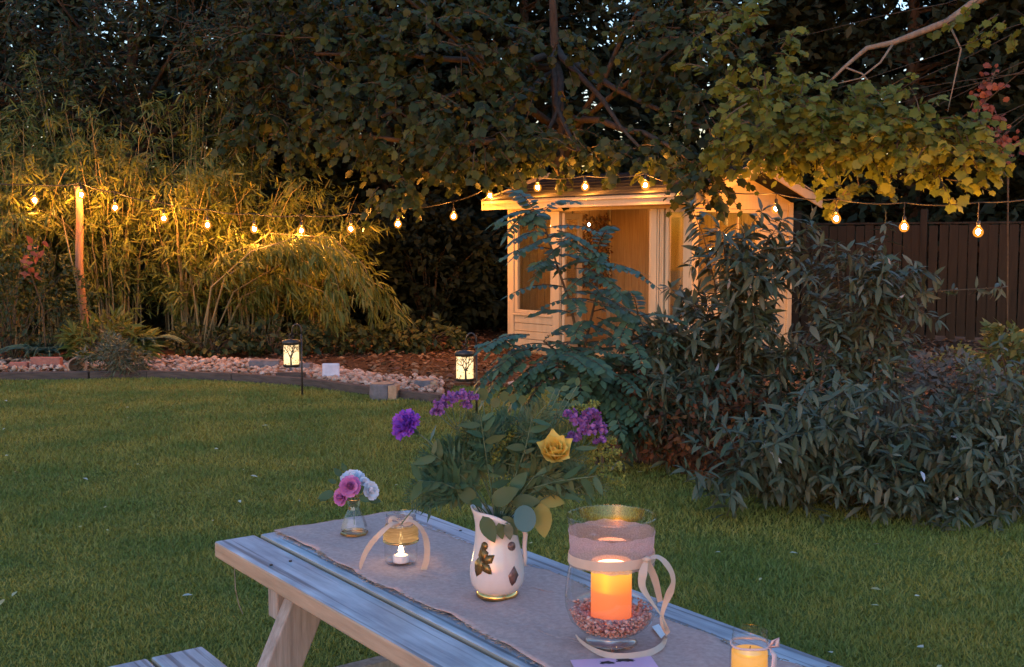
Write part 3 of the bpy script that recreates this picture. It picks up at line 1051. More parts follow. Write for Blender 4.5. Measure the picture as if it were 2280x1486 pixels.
# ivy threaded through the trellis
iv = Leaves()
for k in range(150):
    q = Vector((.10 + U(0, .05), U(1.3, 1.9), U(.95, 1.90)))
    w = Vector((LL.x, LL.y, 0)) + hxu * q.x + hyu * q.y + Vector((0, 0, q.z))
    iv.add(w, rvec(), hxu + rvec(.4), U(.03, .065))
tag(iv.build('ivy', 'ovate', 'rust'), 'brownish dried garland of leaves woven through the indoor trellis', 'garland', kind='stuff')


def hut_w(x, y, z):
    return Vector((LL.x, LL.y, 0)) + hxu * x + hyu * y + Vector((0, 0, z))


# small lights added for reflected glints; they also warm the hut interior
for k, (x, y, z) in enumerate([(2.35, 1.5, 1.62), (2.5, 1.45, 1.58), (2.3, 1.4, 1.40), (.32, 1.2, 1.75), (2.85, 1.3, 1.42), (1.0, 1.85, 1.95)]):
    w = hut_w(x, y, z)
    t = thing('fill_light', 'tiny added fill light hanging inside the summerhouse', 'fairy light', w, 0, 'fill lights added inside the summerhouse')
    MB().lathe([(0, -.022), (.012, -.016), (.016, 0), (.010, .014), (.005, .022)], 10).build('bulb', 'fill', t, True)
    MB().tube([(0, 0, .02), (0, 0, .04), (0.004, 0, ZE - .02 - z)], .003, 5).build('cord', 'cable', t)

# ------------------------------------------------------------------ pole, cable, bulbs
pb = P(188, 790, 14.55)
pt = P(172, 415, 14.55)
pb.z = 0
pole = thing('wooden_pole', 'reddish wooden pole carrying the string lights in front of the bamboo', 'pole', pb)
pts = [pb + (pt - pb) * t + Vector((.015 * math.sin(9 * t), .01 * math.cos(7 * t), 0)) for t in np.linspace(0, 1, 12)]
MB().tube(pts, [.062 - .018 * t for t in np.linspace(0, 1, 12)], 10).build('shaft', 'pole_wood', pole, True, True)
MB().tube([pt + Vector((0, -.05, -.03)), pt + Vector((0, -.09, -.02)), pt + Vector((0, -.10, .01))], .006, 6).build('hook', 'black_metal', pole, True, True)
st = [P(188, 760, 14.5), P(172, 640, 14.5), P(150, 540, 14.5), P(138, 480, 14.55)]
st[0].z = 0
so = MB().tube(st, [.014, .012, .009, .005], 6).build('cane_stake', 'cane')
tag(so, 'thin leaning cane stake beside the reddish wooden pole', 'stake')

BULBS = []
LEFT = [(77, 444, 14.4), (181, 432, 14.42), (256, 461, 14.45), (365, 485, 14.5), (462, 500, 14.55), (566, 509, 14.6), (671, 512, 14.65), (781, 508, 14.75), (886, 497, 14.85), (1010, 480, 15.0)]


def eave_pt(px, y, off=-OV - .05):
    k = (px - W_PX / 2) / F
    o = LL + hyu * off
    s = (o.y * k - o.x) / (hxu.x - hxu.y * k)
    return P(px, y, (o + hxu * s).y)


EAVE = [(1091, 434), (1197, 416), (1303, 414), (1437, 411)]
RIGHT = [(1728, 463, 12.75), (1862, 485, 12.3), (2013, 503, 11.8), (2178, 514, 11.2), (2360, 505, 10.6)]
bm_g = MB().lathe([(0.0, -.116), (.020, -.113), (.038, -.100), (.049, -.078), (.0505, -.060), (.043, -.036), (.026, -.014), (.0145, -.002)], 20).mesh('bulb_glass', 'halo_glass', True)  # oversized glass carries the painted halo
bm_f = MB().lathe([(0, -.086), (.010, -.083), (.019, -.072), (.0215, -.060), (.017, -.046), (.008, -.036), (0, -.034)], 12).mesh('filament', 'filament', True)
bm_s = MB().lathe([(0, .05), (.012, .05), (.019, .042), (.019, .006), (.0165, -.004), (.0, -.004)], 12).mesh('socket', 'black_metal', True)


def bulb(c, drop, label, group):
    top = c + Vector((0, 0, .05))
    t = thing('festoon_bulb', label, 'light bulb', top, U(0, 6), group)
    obj('filament', bm_f, obj('bulb_glass', bm_g, t))
    obj('socket', bm_s, t)
    MB().tube([(0, 0, .045), (0.004, 0, .045 + drop * .5), (0, 0, .05 + drop)], .0055, 5).build('drop_cord', 'cable', t)
    return top + Vector((0, 0, .05 + drop))


cab = []
for i, (x, y, d) in enumerate(LEFT):
    lab = 'lit festoon bulb hanging along the span in front of the bamboo'
    drop = .09
    if i == 1:
        lab, drop = 'lit festoon bulb at the top of the wooden pole', .04
    if i == 0:
        lab = 'lit festoon bulb on the cable beyond the wooden pole, over the small-leaved bush'
    if i == 9:
        lab = 'lit festoon bulb before the dark gap beside the summerhouse'
    cab.append(bulb(P(x, y, d), drop, lab, 'festoon bulbs on the long span'))
for i, (x, y) in enumerate(EAVE):
    lab = 'lit festoon bulb on the front eave of the summerhouse'
    if i == 0:
        lab = 'lit festoon bulb just off the left eave corner of the summerhouse'
    cab.append(bulb(eave_pt(x, y), .02, lab, 'festoon bulbs along the eave'))
corner = hut_w(HW + OV + .06, -OV - .05, ZE + .10)
cab.append(corner)
for i, (x, y, d) in enumerate(RIGHT):
    lab = ['lit festoon bulb in front of the summerhouse gable wall', 'lit festoon bulb under the hanging lime-green leaves', 'lit festoon bulb before the fence, over the arching shrub stems',
           'lit festoon bulb hanging freely before the fence panels', 'lit festoon bulb at the far right end of the cable'][i]
    cab.append(bulb(P(x, y, d), .06 + .04 * i, lab, 'festoon bulbs on the span by the fence'))
cp = []
first = cab[0] + (cab[0] - cab[1]) * 1.2
first.z = cab[0].z + .05
allc = [first] + cab + [cab[-1] + (cab[-1] - cab[-2])]
for i in range(len(allc) - 1):
    a, b = allc[i], allc[i + 1]
    for k in range(5):
        t = k / 5
        q = a.lerp(b, t)
        q.z -= .03 * 4 * t * (1 - t)
        cp.append(q)
cp.append(allc[-1])
co = MB().tube(cp, .0075, 5).build('light_cable', 'cable')
tag(co, 'thin dark cable strung from the pole over the summerhouse eave to the fence', 'cable')

# ------------------------------------------------------------------ garden lanterns on hooks
def tree_silhouette(m, R, z0, h, a0):
    def seg(a, z, b, z2, w0, w1):
        n = 3
        for i in range(n):
            t0, t1 = i / n, (i + 1) / n
            A0, A1 = a + (b - a) * t0, a + (b - a) * t1
            Z0, Z1 = z + (z2 - z) * t0, z + (z2 - z) * t1
            W0, W1 = w0 + (w1 - w0) * t0, w0 + (w1 - w0) * t1
            dx, dz = (b - a) * R, z2 - z
            l = math.hypot(dx, dz)
            ox, oz = -dz / l, dx / l
            vs = []
            for (A, Z, Wd) in ((A0, Z0, W0), (A1, Z1, W1)):
                for sg in (-1, 1):
                    aa = A + sg * ox * Wd / R
                    zz = Z + sg * oz * Wd
                    vs.append((R * math.cos(aa), R * math.sin(aa), zz))
            m.add(vs, [(0, 1, 3, 2)])

    def grow(a, z, ang, L, w, dep):
        b = a + math.sin(ang) * L / R
        z2 = z + math.cos(ang) * L
        z2 = min(z2, z0 + h)
        seg(a, z, b, z2, w, w * .7)
        if dep > 0:
            for q in ((-.55, .45, .05) if dep > 1 else (-.6, .5)):
                grow(b, z2, ang + q + U(-.25, .25), L * U(.62, .82), w * .62, dep - 1)
    grow(a0, z0, U(-.1, .1), h * .38, .010, 4)


def lantern(px, base_y, top_y, label_h, label_l, hook_side):
    base = G(px, base_y, 0)
    d = base.y
    zt = P(px, top_y, d).z
    hk = thing('shepherd_hook', label_h, 'hook', base, 0)
    hs = hook_side
    pts = [(0, 0, -.1), (0, 0, zt - .10)]
    for k in range(9):
        a = PI * k / 8
        pts.append((hs * .045 * (1 - math.cos(a)), 0, zt - .07 + .07 * math.sin(a)))
    pts.append((hs * .09, 0, zt - .095))
    pts.append((hs * .10, 0, zt - .103))
    pts.append((hs * .115, 0, zt - .095))
    MB().tube(pts[:2], .010, 8).build('stake', 'black_metal', hk, True)
    MB().tube(pts[1:], [.008] * 8 + [.007] * (len(pts) - 9), 8).build('crook', 'black_metal', hk, True)
    lt_ = thing('garden_lantern', label_l, 'lantern', base + Vector((hs * .10, 0, zt - .105)), 0)
    R, H = .077, .20
    zc = -.055
    # ring handle
    rp = [(0.022 * math.sin(2 * PI * k / 12), 0, -.022 + .022 * math.cos(2 * PI * k / 12)) for k in range(13)]
    MB().tube(rp, .003, 5).build('hanging_ring', 'black_metal', lt_)
    MB().lathe([(0, zc + .014), (.02, zc + .012), (R + .006, zc + .004), (R + .012, zc - .006), (R + .012, zc - .036), (R + .002, zc - .04), (0, zc - .04)], 24).build('cap', 'black_metal', lt_, True)
    zg = zc - .04
    MB().lathe([(R - .003, zg), (R - .003, zg - H), (0, zg - H)], 24).build('shade', 'lantern_glow', lt_, True)
    m = MB()
    for a0 in (-PI / 2 + .15, PI * .2, PI * .85):
        tree_silhouette(m, R, zg - H, H, a0)
    m.build('tree_cutout', 'black_metal', lt_)
    m = MB()
    rr = R + .001
    for k in range(150):                    # small pierced leaf shapes
        a, z = U(0, 2 * PI), zg - H * U(.02, .95)
        s = U(.004, .009)
        vs = []
        for (ox, oz) in ((-s, 0), (0, -s * .6), (s, 0), (0, s * .6)):
            q = a + ox / rr
            vs.append((rr * math.cos(q), rr * math.sin(q), z + oz))
        m.add(vs, [(0, 1, 2, 3)])
    m.build('leaf_cutouts', 'black_metal', lt_)['kind'] = 'stuff'
    MB().lathe([(R + .003, zg - H + .010), (R + .005, zg - H), (R, zg - H - .016), (0, zg - H - .018)], 24).build('base_ring', 'black_metal', lt_, True)


lantern(673, 883, 722, 'slim black shepherd hook at the lawn edge near the bamboo', 'glowing tree-patterned lantern hanging before the bamboo', -1)
lantern(1061, 925, 742, 'black shepherd hook with arched top near the summerhouse', 'glowing tree-patterned lantern hanging in front of the leafy mulch', -1)

# ------------------------------------------------------------------ fence on the right
fa, fb = Vector((2.9, 19.0, 0)), Vector((9.6, 15.2, 0))
fd = fb - fa
frz = math.atan2(fd.y, fd.x)
NPAN = 4
PW = fd.length / NPAN
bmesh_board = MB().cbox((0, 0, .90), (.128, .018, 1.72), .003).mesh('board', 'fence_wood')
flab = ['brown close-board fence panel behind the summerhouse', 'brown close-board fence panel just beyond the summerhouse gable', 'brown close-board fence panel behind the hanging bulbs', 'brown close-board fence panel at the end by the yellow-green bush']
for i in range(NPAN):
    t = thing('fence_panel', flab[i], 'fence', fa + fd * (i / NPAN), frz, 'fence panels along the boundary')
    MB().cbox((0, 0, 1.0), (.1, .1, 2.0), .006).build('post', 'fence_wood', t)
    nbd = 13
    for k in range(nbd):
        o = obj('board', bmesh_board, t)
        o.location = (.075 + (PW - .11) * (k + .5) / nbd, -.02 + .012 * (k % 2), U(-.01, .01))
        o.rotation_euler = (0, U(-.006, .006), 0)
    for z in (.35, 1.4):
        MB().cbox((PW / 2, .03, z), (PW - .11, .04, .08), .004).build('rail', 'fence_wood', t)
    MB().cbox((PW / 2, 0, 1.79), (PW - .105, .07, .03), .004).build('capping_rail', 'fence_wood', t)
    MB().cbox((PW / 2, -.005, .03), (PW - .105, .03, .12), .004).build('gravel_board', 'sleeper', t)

# ------------------------------------------------------------------ trees
def limb(m, a, b, r0, r1, wob=.12, n=7):
    a, b = Vector(a), Vector(b)
    L = (b - a).length
    off = rvec(wob * L * .5)
    pts, rad = [], []
    for i in range(n):
        t = i / (n - 1)
        q = a.lerp(b, t) + off * math.sin(PI * t) * .5 + rvec(wob * L * .06) * (1 if 0 < i < n - 1 else 0)
        pts.append(q)
        rad.append(r0 + (r1 - r0) * t)
    m.tube(pts, rad, 7)
    return pts


def crown_tree(name, label, cat, base, trunk_top, r0, lobes, leaf, mat, nspray, per, spray_len, lsize, bark='bark', group=None, droop=.5, bare=None, dense_leaf_name='crown', loose=.35, limb_r=1.0, shrink=1.0):
    """trunk > limbs to each lobe; leafy sprays through every lobe (centre, radii, weight)"""
    t = thing(name, label, cat, base, 0, group)
    m = MB()
    limb(m, base, Vector(trunk_top) + (Vector(trunk_top) - Vector(base)) * .5, r0, r0 * .08, .04, 10)
    tr = m.build('trunk', bark, t, True, True)
    lv = Leaves()
    tw = MB()
    br = MB()
    tot = sum(l[2] for l in lobes)
    for (c, r, wgt) in lobes:
        c, r = Vector(c), Vector(r) * shrink
        src = Vector(base).lerp(Vector(trunk_top), U(.6, 1.0))
        limb(br, src, c, r0 * .32 * limb_r, r0 * .09 * limb_r, .10, 7)
        for k in range(int(nspray * wgt / tot)):
            u = in_ball()
            u = u.normalized() * (u.length ** .45) if u.length > 0 else u
            p = c + Vector((u.x * r.x, u.y * r.y, u.z * r.z))
            d = (Vector((u.x, u.y, u.z * .4)) + rvec(.5))
            d.z -= .15
            d.normalize()
            if random.random() < .05:
                c2 = c + Vector((r.x * U(-.4, .4), r.y * U(-.4, .4), r.z * U(-.3, .5)))
                limb(br, c2, p, r0 * .06 * limb_r, r0 * .015 * limb_r, .16, 5)
            L = spray_len * U(.6, 1.3)
            pts = [p]
            dd = d.copy()
            for q in range(4):
                dd = (dd + Vector((0, 0, -droop * .3)) + rvec(.06)).normalized()
                pts.append(pts[-1] + dd * L / 4)
            tw.tube(pts, [.009, .008, .006, .004, .002], 3, False)
            for j in range(per):
                tt = (j + U(.2, .8)) / per * 4
                i = min(int(tt), 3)
                q = pts[i].lerp(pts[i + 1], tt - i)
                tang = (pts[i + 1] - pts[i]).normalized()
                sd = tang.cross(Vector((0, 0, 1)))
                if sd.length < .05:
                    sd = Vector((1, 0, 0))
                sd.normalize()
                ld = tang * .5 + sd * (1 if j % 2 else -1) * .8 + Vector((0, 0, -droop)) + rvec(.25)
                nrm = Vector((0, 0, 1)) + rvec(loose) + Vector((0, -.45, 0))
                lv.add(q + rvec(.02), ld, nrm, lsize * U(.5, 1.35))
    br.build('limbs', bark, t, True, True)
    tw.build('twigs', 'twig', t, False, True)['kind'] = 'stuff'
    lv.build(dense_leaf_name, leaf, mat, t)
    return t


def lobe(px, py, d, rx, ry, rz, w):
    return (P(px, py, d), (rx, ry, rz), w)


# dark evergreens far behind: one built, the others copies
def evergreen_proto():
    t = thing('evergreen_tree', 'x', 'tree', (0, 0, 0), 0, 'dark evergreens behind the garden')
    m = MB()
    m.tube([(0, 0, -.1), (.05, .02, 2), (0, .05, 5), (.03, 0, 8.6)], [.2, .16, .1, .02], 8)
    m.build('trunk', 'bark', t, True)
    lv = Leaves()
    bm_ = MB()
    for k in range(2900):
        h = .3 + 8.3 * random.random() ** 1.15
        rmax = 2.35 * (1 - ((h - 1.2) / 7.8) ** 2) ** .5 if h > 1.2 else 2.3
        rmax = max(rmax * (1 + .16 * math.sin(h * 5)), .15)
        a = U(0, 2 * PI)
        rr = rmax * (U(.25, 1) ** .5)
        p = Vector((rr * math.cos(a), rr * math.sin(a), h))
        out = Vector((math.cos(a), math.sin(a), -.25))
        if k % 14 == 0:
            bm_.tube([(0, 0, h - .2 if h > .4 else .1), p * .6 + Vector((0, 0, h * .4 - .05)), p], [.03, .02, .006], 4, False)
        for j in range(6):
            lv.add(p + rvec(.13), out + rvec(.5), Vector((0, 0, 1)) + rvec(.6), U(.15, .30))
    bm_.build('branches', 'bark', t)['kind'] = 'stuff'
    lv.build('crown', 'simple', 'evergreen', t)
    return t


ev = evergreen_proto()


def copy_thing(root, loc, rz, sc, label):
    r = root.copy()
    COL.objects.link(r)
    r.location, r.rotation_euler, r.scale = loc, (0, 0, rz), sc
    r['label'] = label
    for ch in root.children:
        c = ch.copy()
        COL.objects.link(c)
        c.parent = r
    return r


EV = [(-9.6, 21.0, 1.05, 1.0, 'tall dark evergreen behind the bamboo, beyond the wooden pole'), (-4.9, 21.6, 1.0, .98, 'dark evergreen rising behind the middle of the bamboo'),
      (-2.2, 20.4, .92, .85, 'dark evergreen behind the gap beside the summerhouse'), (.2, 21.4, 1.0, 1.02, 'dark evergreen directly behind the summerhouse roof'),
      (4.6, 22.5, .98, 1.0, 'dark evergreen behind the summerhouse gable'), (7.4, 21.0, 1.1, 1.1, 'dark evergreen behind the fence panels'), (10.2, 19.5, 1.1, 1.1, 'dark evergreen beyond the far end of the fence'),
      (-12.2, 27.5, 1.25, 1.35, 'tall evergreen in the back row far behind the wooden pole'), (-6.6, 27.0, 1.2, 1.0, 'back-row evergreen behind the gap over the bamboo'), (-3.6, 28.0, 1.3, 1.4, 'tall back-row evergreen behind the sycamore'),
      (-.6, 27.0, 1.2, 1.4, 'tall back-row evergreen far behind the summerhouse roof'), (5.2, 28.0, 1.25, 1.4, 'tall back-row evergreen behind the lime tree'), (8.6, 27.0, 1.3, 1.4, 'tall back-row evergreen behind the bare branch'), (12.2, 26.0, 1.3, 1.4, 'tall back-row evergreen behind the red creeper')]
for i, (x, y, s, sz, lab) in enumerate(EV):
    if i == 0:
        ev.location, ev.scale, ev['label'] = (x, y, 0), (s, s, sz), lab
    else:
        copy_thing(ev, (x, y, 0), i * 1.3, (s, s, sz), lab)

# low dark hedge shrubs filling under the trees behind the bed
def bush(name, label, cat, base, r, h, leaf, mat, n, size, group=None, stems=14, stem_mat='twig', flat=.0):
    base = Vector(base)
    t = thing(name, label, cat, base, 0, group)
    lv, st_ = Leaves(), MB()
    for k in range(stems):
        a = U(0, 2 * PI)
        q = base + Vector((math.cos(a) * r[0] * U(.3, .95), math.sin(a) * r[1] * U(.3, .95), h * U(.5, .98)))
        mid = base.lerp(q, .5) + Vector((0, 0, h * .18)) + rvec(.03)
        st_.tube([base + rvec(.02) * .5, mid, q], [.012, .008, .003], 4, False)
    for k in range(n):
        u = in_ball()
        u = u.normalized() * (u.length ** .5)
        p = base + Vector((u.x * r[0], u.y * r[1], h * .52 + u.z * h * .5))
        p += Vector((.10 * math.sin(p.z * 9 + p.x * 7), .1 * math.cos(p.x * 8), .06 * math.sin(p.x * 11 + p.y * 5)))
        if p.z < .02:
            p.z = .02 + random.random() * .05
        lv.add(p, Vector((u.x, u.y, u.z * .4 - .15)) + rvec(.6), Vector((0, -.3, 1)) + rvec(.5), size * U(.6, 1.3))
    st_.build('stems', stem_mat, t, False, True)
    lv.build('foliage', leaf, mat, t)
    return t


for k, (x, y, lab) in enumerate([(-3.0, 17.6, 'low dark shrub under the trees behind the bamboo tips'), (-1.3, 17.9, 'low dark shrub in the gap beside the summerhouse'), (.2, 18.6, 'low dark shrub behind the summerhouse'),
                                 (-7.9, 18.2, 'low dark shrub behind the bamboo near the wooden pole'), (-5.3, 18.4, 'low dark shrub behind the bamboo clumps')]):
    bush('shrub', lab, 'shrub', (x, y, 0), (1.3, .8), 2.1, 'simple', 'evergreen', 2600, .17, 'dark shrubs under the trees')

# centre tree with lobed leaves hanging over the summerhouse
CT_base = Vector((1.0, 18.6, 0))
lobes = [lobe(700, 120, 15.5, 1.3, 1.0, .8, 1.2), lobe(850, 260, 14.6, 1.0, .8, .6, 1.1), lobe(1000, 90, 15.0, 1.2, 1.0, .7, 1.2), lobe(1060, 300, 14.2, .9, .7, .5, 1.0),
         lobe(1220, 130, 15.5, .65, .8, .6, .5), lobe(1210, 320, 14.6, .65, .5, .36, .5), lobe(1520, 90, 14.5, .9, .8, .6, 1.0), lobe(1560, 280, 14.2, .75, .7, .55, .8),
         lobe(820, -60, 15.5, 2.0, 1.4, .8, 1.3), lobe(1500, -110, 15.8, 1.4, 1.2, .6, .9), lobe(600, 300, 15.6, .8, .6, .45, .6), lobe(870, 400, 14.2, .45, .4, .18, .2), lobe(1290, 335, 14.0, .45, .3, .13, .25), lobe(1430, 335, 13.8, .4, .3, .13, .25), lobe(1560, 375, 12.6, .30, .3, .16, .3)]
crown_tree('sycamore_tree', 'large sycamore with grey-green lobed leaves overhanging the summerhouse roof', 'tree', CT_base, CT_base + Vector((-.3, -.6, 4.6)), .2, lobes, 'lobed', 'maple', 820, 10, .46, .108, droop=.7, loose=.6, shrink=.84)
# left, small-leaved tree whose top lets the sky through
LB = Vector((-6.3, 18.6, 0))
lobes = [lobe(420, 40, 17.0, 1.0, .9, .7, .8), lobe(560, 150, 16.5, .9, .8, .7, 1), lobe(120, -10, 17.0, 1.0, .9, .8, 1), lobe(-40, 160, 17.5, 1.2, .9, .9, 1), lobe(200, 190, 17.0, .8, .7, .5, .8), lobe(330, -160, 17.0, 1.6, 1.2, .7, .8), lobe(640, -20, 16.5, .8, .8, .6, .7)]
crown_tree('holm_oak', 'small-leaved dark tree behind the bamboo with sky showing through', 'tree', LB, LB + Vector((.2, -.4, 4.2)), .16, lobes, 'simple', 'hedge', 1150, 11, .4, .105, droop=.3)
# right, lime-lit branches reaching in from beyond the frame
RB = Vector((6.6, 11.8, 0))
lobes = [lobe(1720, 250, 11.9, .55, .5, .30, .8), lobe(1880, 220, 11.8, .55, .5, .22, .7), lobe(1800, 300, 12.0, .6, .45, .25, 1.0), lobe(1960, 300, 11.7, .55, .45, .25, 1.0), lobe(2090, 300, 11.4, .5, .45, .2, .8),
         lobe(2170, 350, 11.3, .25, .3, .10, .35), lobe(1660, 110, 12.2, .5, .5, .5, .6), lobe(1915, 415, 12.9, .22, .2, .12, .15), lobe(1680, 335, 12.4, .45, .4, .2, .5), lobe(2080, 400, 11.4, .12, .15, .16, .1),
         lobe(2260, 20, 11.5, .5, .5, .2, .25)]
RT = crown_tree('lime_tree', 'tree with yellow-green leaves hanging low over the right-hand bulbs', 'tree', RB, RB + Vector((-.2, .1, 4.6)), .17, lobes, 'lobed', 'lime', 390, 8, .34, .098, bark='bark', droop=.55, loose=.5, limb_r=.13)
m = MB()
bp_ = [P(2420, -130, 12.0), P(2290, -60, 12.0), P(2165, 8, 12.0), P(2110, 48, 12.0), P(2050, 72, 11.95), P(1990, 95, 11.9), P(1930, 108, 11.9), P(1880, 150, 11.85), P(1830, 200, 11.8)]
m.tube(bp_, [.07, .055, .042, .036, .036, .03, .026, .018, .010], 8)
m.tube([bp_[5], P(1960, 140, 11.8), P(1915, 175, 11.75), P(1850, 190, 11.7)], [.014, .012, .009, .005], 5)
m.tube([bp_[7], P(1920, 165, 11.8), P(1990, 250, 11.7)], [.012, .010, .006], 5)
m.tube([bp_[3], P(2140, 110, 11.9), P(2110, 250, 11.6)], [.014, .010, .005], 5)
m.build('bare_branch', 'pale_bark', RT, True, True)

# red creeper leaves on the far right
cl = thing('creeper', 'red-leaved creeper trailing down in the dark beyond the lime tree', 'creeper', (P(2210, 300, 14.5).x, 14.5, 0), 0)
lv, tw = Leaves(), MB()
cpts = [P(2215, 160, 14.5), P(2190, 240, 14.5), P(2225, 300, 14.4), P(2245, 330, 14.4), P(2250, 600, 14.4)]
cpts[-1].z = 0
tw.tube(cpts, .012, 5)
for k in range(130):
    i = random.choices([0, 1, 2], [3, 3, 4])[0]
    q = cpts[i].lerp(cpts[i + 1], random.random()) + rvec(.09)
    lv.add(q, rvec() + Vector((0, 0, -.6)), Vector((0, -1, .4)) + rvec(.4), U(.05, .10))
tw.build('stem', 'twig', cl, False, True)
lv.build('foliage', 'lobed', 'creeper', cl)

# ------------------------------------------------------------------ bamboo
def bamboo(label, base, spread, canes, hgt, lean, group='bamboo clumps behind the pebbles', fans=15, lsize=.17):
    base = Vector(base)
    t = thing('bamboo_clump', label, 'bamboo', base, 0, group)
    lv = Leaves()
    for k in range(canes):
        a = U(0, 2 * PI)
        b = base + Vector((math.cos(a) * spread * U(0, .5), math.sin(a) * spread * .5 * U(0, 1), 0))
        h = hgt * U(.6, 1.1)
        out = Vector((math.cos(a), math.sin(a) * .8, 0)) * U(.25, 1.0) * spread + Vector(lean) * U(.4, 1.2)
        pts = []
        n = 11
        for i in range(n):
            tt = i / (n - 1)
            q = b + out * tt ** 2.0 + Vector((0, 0, h * (tt - .34 * tt ** 3 * (out.length / 1.2)))) + rvec(.012)
            pts.append(q)
        MB().tube(pts, [.014 - .0115 * i / (n - 1) for i in range(n)], 5, False).build('cane', 'cane', t, False, True)
        for j in range(fans):
            tt = U(.14, 1.0) ** .85 * (n - 1)
            i = min(int(tt), n - 2)
            q = pts[i].lerp(pts[i + 1], tt - i)
            tang = (pts[i + 1] - pts[i]).normalized()
            aa = U(0, 2 * PI)
            bd = (Vector((math.cos(aa), math.sin(aa), .35)) + tang * .5).normalized()
            L = U(.12, .42)
            tip = q + bd * L + Vector((0, 0, -.05))
            for c in range(2):
                o = tip if c == 0 else q.lerp(tip, .55)
                for s in range(random.randint(4, 7)):
                    ld = bd * .7 + rvec(.55) + Vector((0, 0, -.75))
                    lv.add(o + rvec(.02), ld, Vector((0, -.3, 1)) + rvec(.5), lsize * U(.6, 1.25))
    lv.build('foliage', 'bamboo', 'bamboo', t)
    return t


BLS = ['dense bamboo clump behind the small-leaved bush and the red-leaf twig', 'dense bamboo clump directly behind the wooden pole', 'dense bamboo clump with drooping leaves behind the widest pebbles',
       'dense bamboo clump behind the arching golden spray', 'shorter bamboo clump leaning towards the dark gap', 'very tall bamboo clump rising above the pole lights', 'very tall bamboo clump reaching into the sycamore leaves', 'tall bamboo clump furthest from the summerhouse']
for BL, (x, y, sp, c, h, ln) in zip(BLS, [(40, 15.2, .75, 34, 3.0, (.1, -.2, 0)), (250, 15.4, .8, 40, 3.3, (0, -.3, 0)), (420, 15.5, .8, 38, 3.2, (.1, -.3, 0)), (560, 15.7, .8, 34, 2.9, (.15, -.25, 0)),
                             (700, 16.0, .75, 30, 2.3, (.3, -.2, 0)), (150, 16.4, .9, 34, 4.3, (0, -.5, 0)), (420, 16.6, .9, 32, 4.3, (.2, -.5, 0)), (-80, 16.0, .9, 26, 3.9, (0, -.3, 0))]):
    p = P(x, 540, y)
    bamboo(BL, (p.x, p.y, 0), sp, c, h, ln)
p = P(470, 540, 14.75)
tb = thing('bamboo_spray', 'arching bamboo spray bending low towards the lantern, lit golden', 'bamboo', (p.x, p.y, 0))
lv = Leaves()
arcs = [[(450, 760), (470, 640), (560, 560), (660, 530), (760, 560), (815, 650)], [(450, 760), (500, 620), (600, 545), (690, 545), (745, 610), (770, 700)], [(440, 760), (480, 600), (600, 520), (740, 530), (810, 590), (845, 690)],
        [(450, 760), (430, 640), (480, 575), (560, 545), (640, 550), (690, 590)], [(460, 760), (520, 650), (640, 580), (760, 590), (850, 640), (900, 700)], [(480, 760), (540, 660), (640, 620), (720, 650), (760, 720)]]
for ai, arc in enumerate(arcs):
    pts = [P(x, y, 14.75 - .12 * i + .1 * ai) for i, (x, y) in enumerate(arc)]
    pts[0].z = 0
    MB().tube(pts, [.013, .011, .009, .007, .005, .003][:len(pts)], 5, False).build('cane', 'cane', tb, False, True)
    for k in range(95):
        tt = U(.28, 1) * (len(pts) - 1)
        i = min(int(tt), len(pts) - 2)
        q = pts[i].lerp(pts[i + 1], tt - i) + Vector((U(-.1, .1), U(-.1, .1), U(-.14, .03)))
        tang = (pts[i + 1] - pts[i]).normalized()
        for s in range(5):
            lv.add(q + rvec(.02), tang * .55 + rvec(.4) + Vector((0, 0, -.8)), Vector((0, -.4, 1)) + rvec(.5), U(.11, .20))
lv.build('foliage', 'bamboo', 'bamboo', tb)

# small-leaved bush and plants at the left of the bed
p = P(20, 540, 14.1)
bush('shrub', 'small-leaved green bush beside the wooden pole at the end of the bed', 'shrub', (p.x, p.y, 0), (.95, .5), 1.45, 'simple', 'hedge', 2600, .075)
p = G(250, 842)
bush('shrub', 'small grey-green bush spilling over the sleeper edging', 'shrub', (p.x, p.y + .15, 0), (.42, .3), .42, 'needle', 'buddleia', 1500, .10)
p = G(1500, 1075)
bush('shrub', 'low rust-coloured bush under the drooping shrub branches', 'shrub', (p.x + .1, p.y + .25, 0), (.5, .35), .62, 'simple', 'rust', 1700, .055)
p = G(700, 790)
for k, (x, lab) in enumerate([(470, 'low leafy ground plant at the foot of the bamboo'), (600, 'low leafy ground plant behind the slate slabs'), (740, 'low leafy ground plant behind the pale stone block'), (860, 'low leafy ground plant behind the log blocks'), (940, 'low leafy ground plant before the dark gap')]):
    p = P(x, 540, 14.6 + .2 * k)
    bush('ground_plant', lab, 'plant', (p.x, p.y, 0), (.62, .4), .40, 'ovate', 'hedge', 420, .11, 'ground plants at the back of the bed')


def fern_clump(label, base, n, L, mat, name='fern'):
    base = Vector(base)
    t = thing(name, label, 'fern', base)
    lv = Leaves()
    for k in range(n):
        a = U(0, 2 * PI)
        out = Vector((math.cos(a), math.sin(a) * .8, 0))
        pts = [base + out * L * s + Vector((0, 0, L * (1.1 * s - .95 * s * s))) for s in np.linspace(0, 1, 9)]
        MB().tube(pts, .004, 3, False).build('frond_stem', 'green_stem', t, False, True)
        for j in range(26):
            tt = .2 + .8 * j / 26
            i = min(int(tt * 8), 7)
            q = pts[i].lerp(pts[i + 1], tt * 8 - i)
            tang = (pts[i + 1] - pts[i]).normalized()
            sd = tang.cross(Vector((0, 0, 1))).normalized()
            for sg in (-1, 1):
                lv.add(q, sd * sg + tang * .35 + Vector((0, 0, -.15)), Vector((0, 0, 1)) + rvec(.15), L * .30 * (1.05 - tt))
    lv.build('fronds', 'leaflet', mat, t)


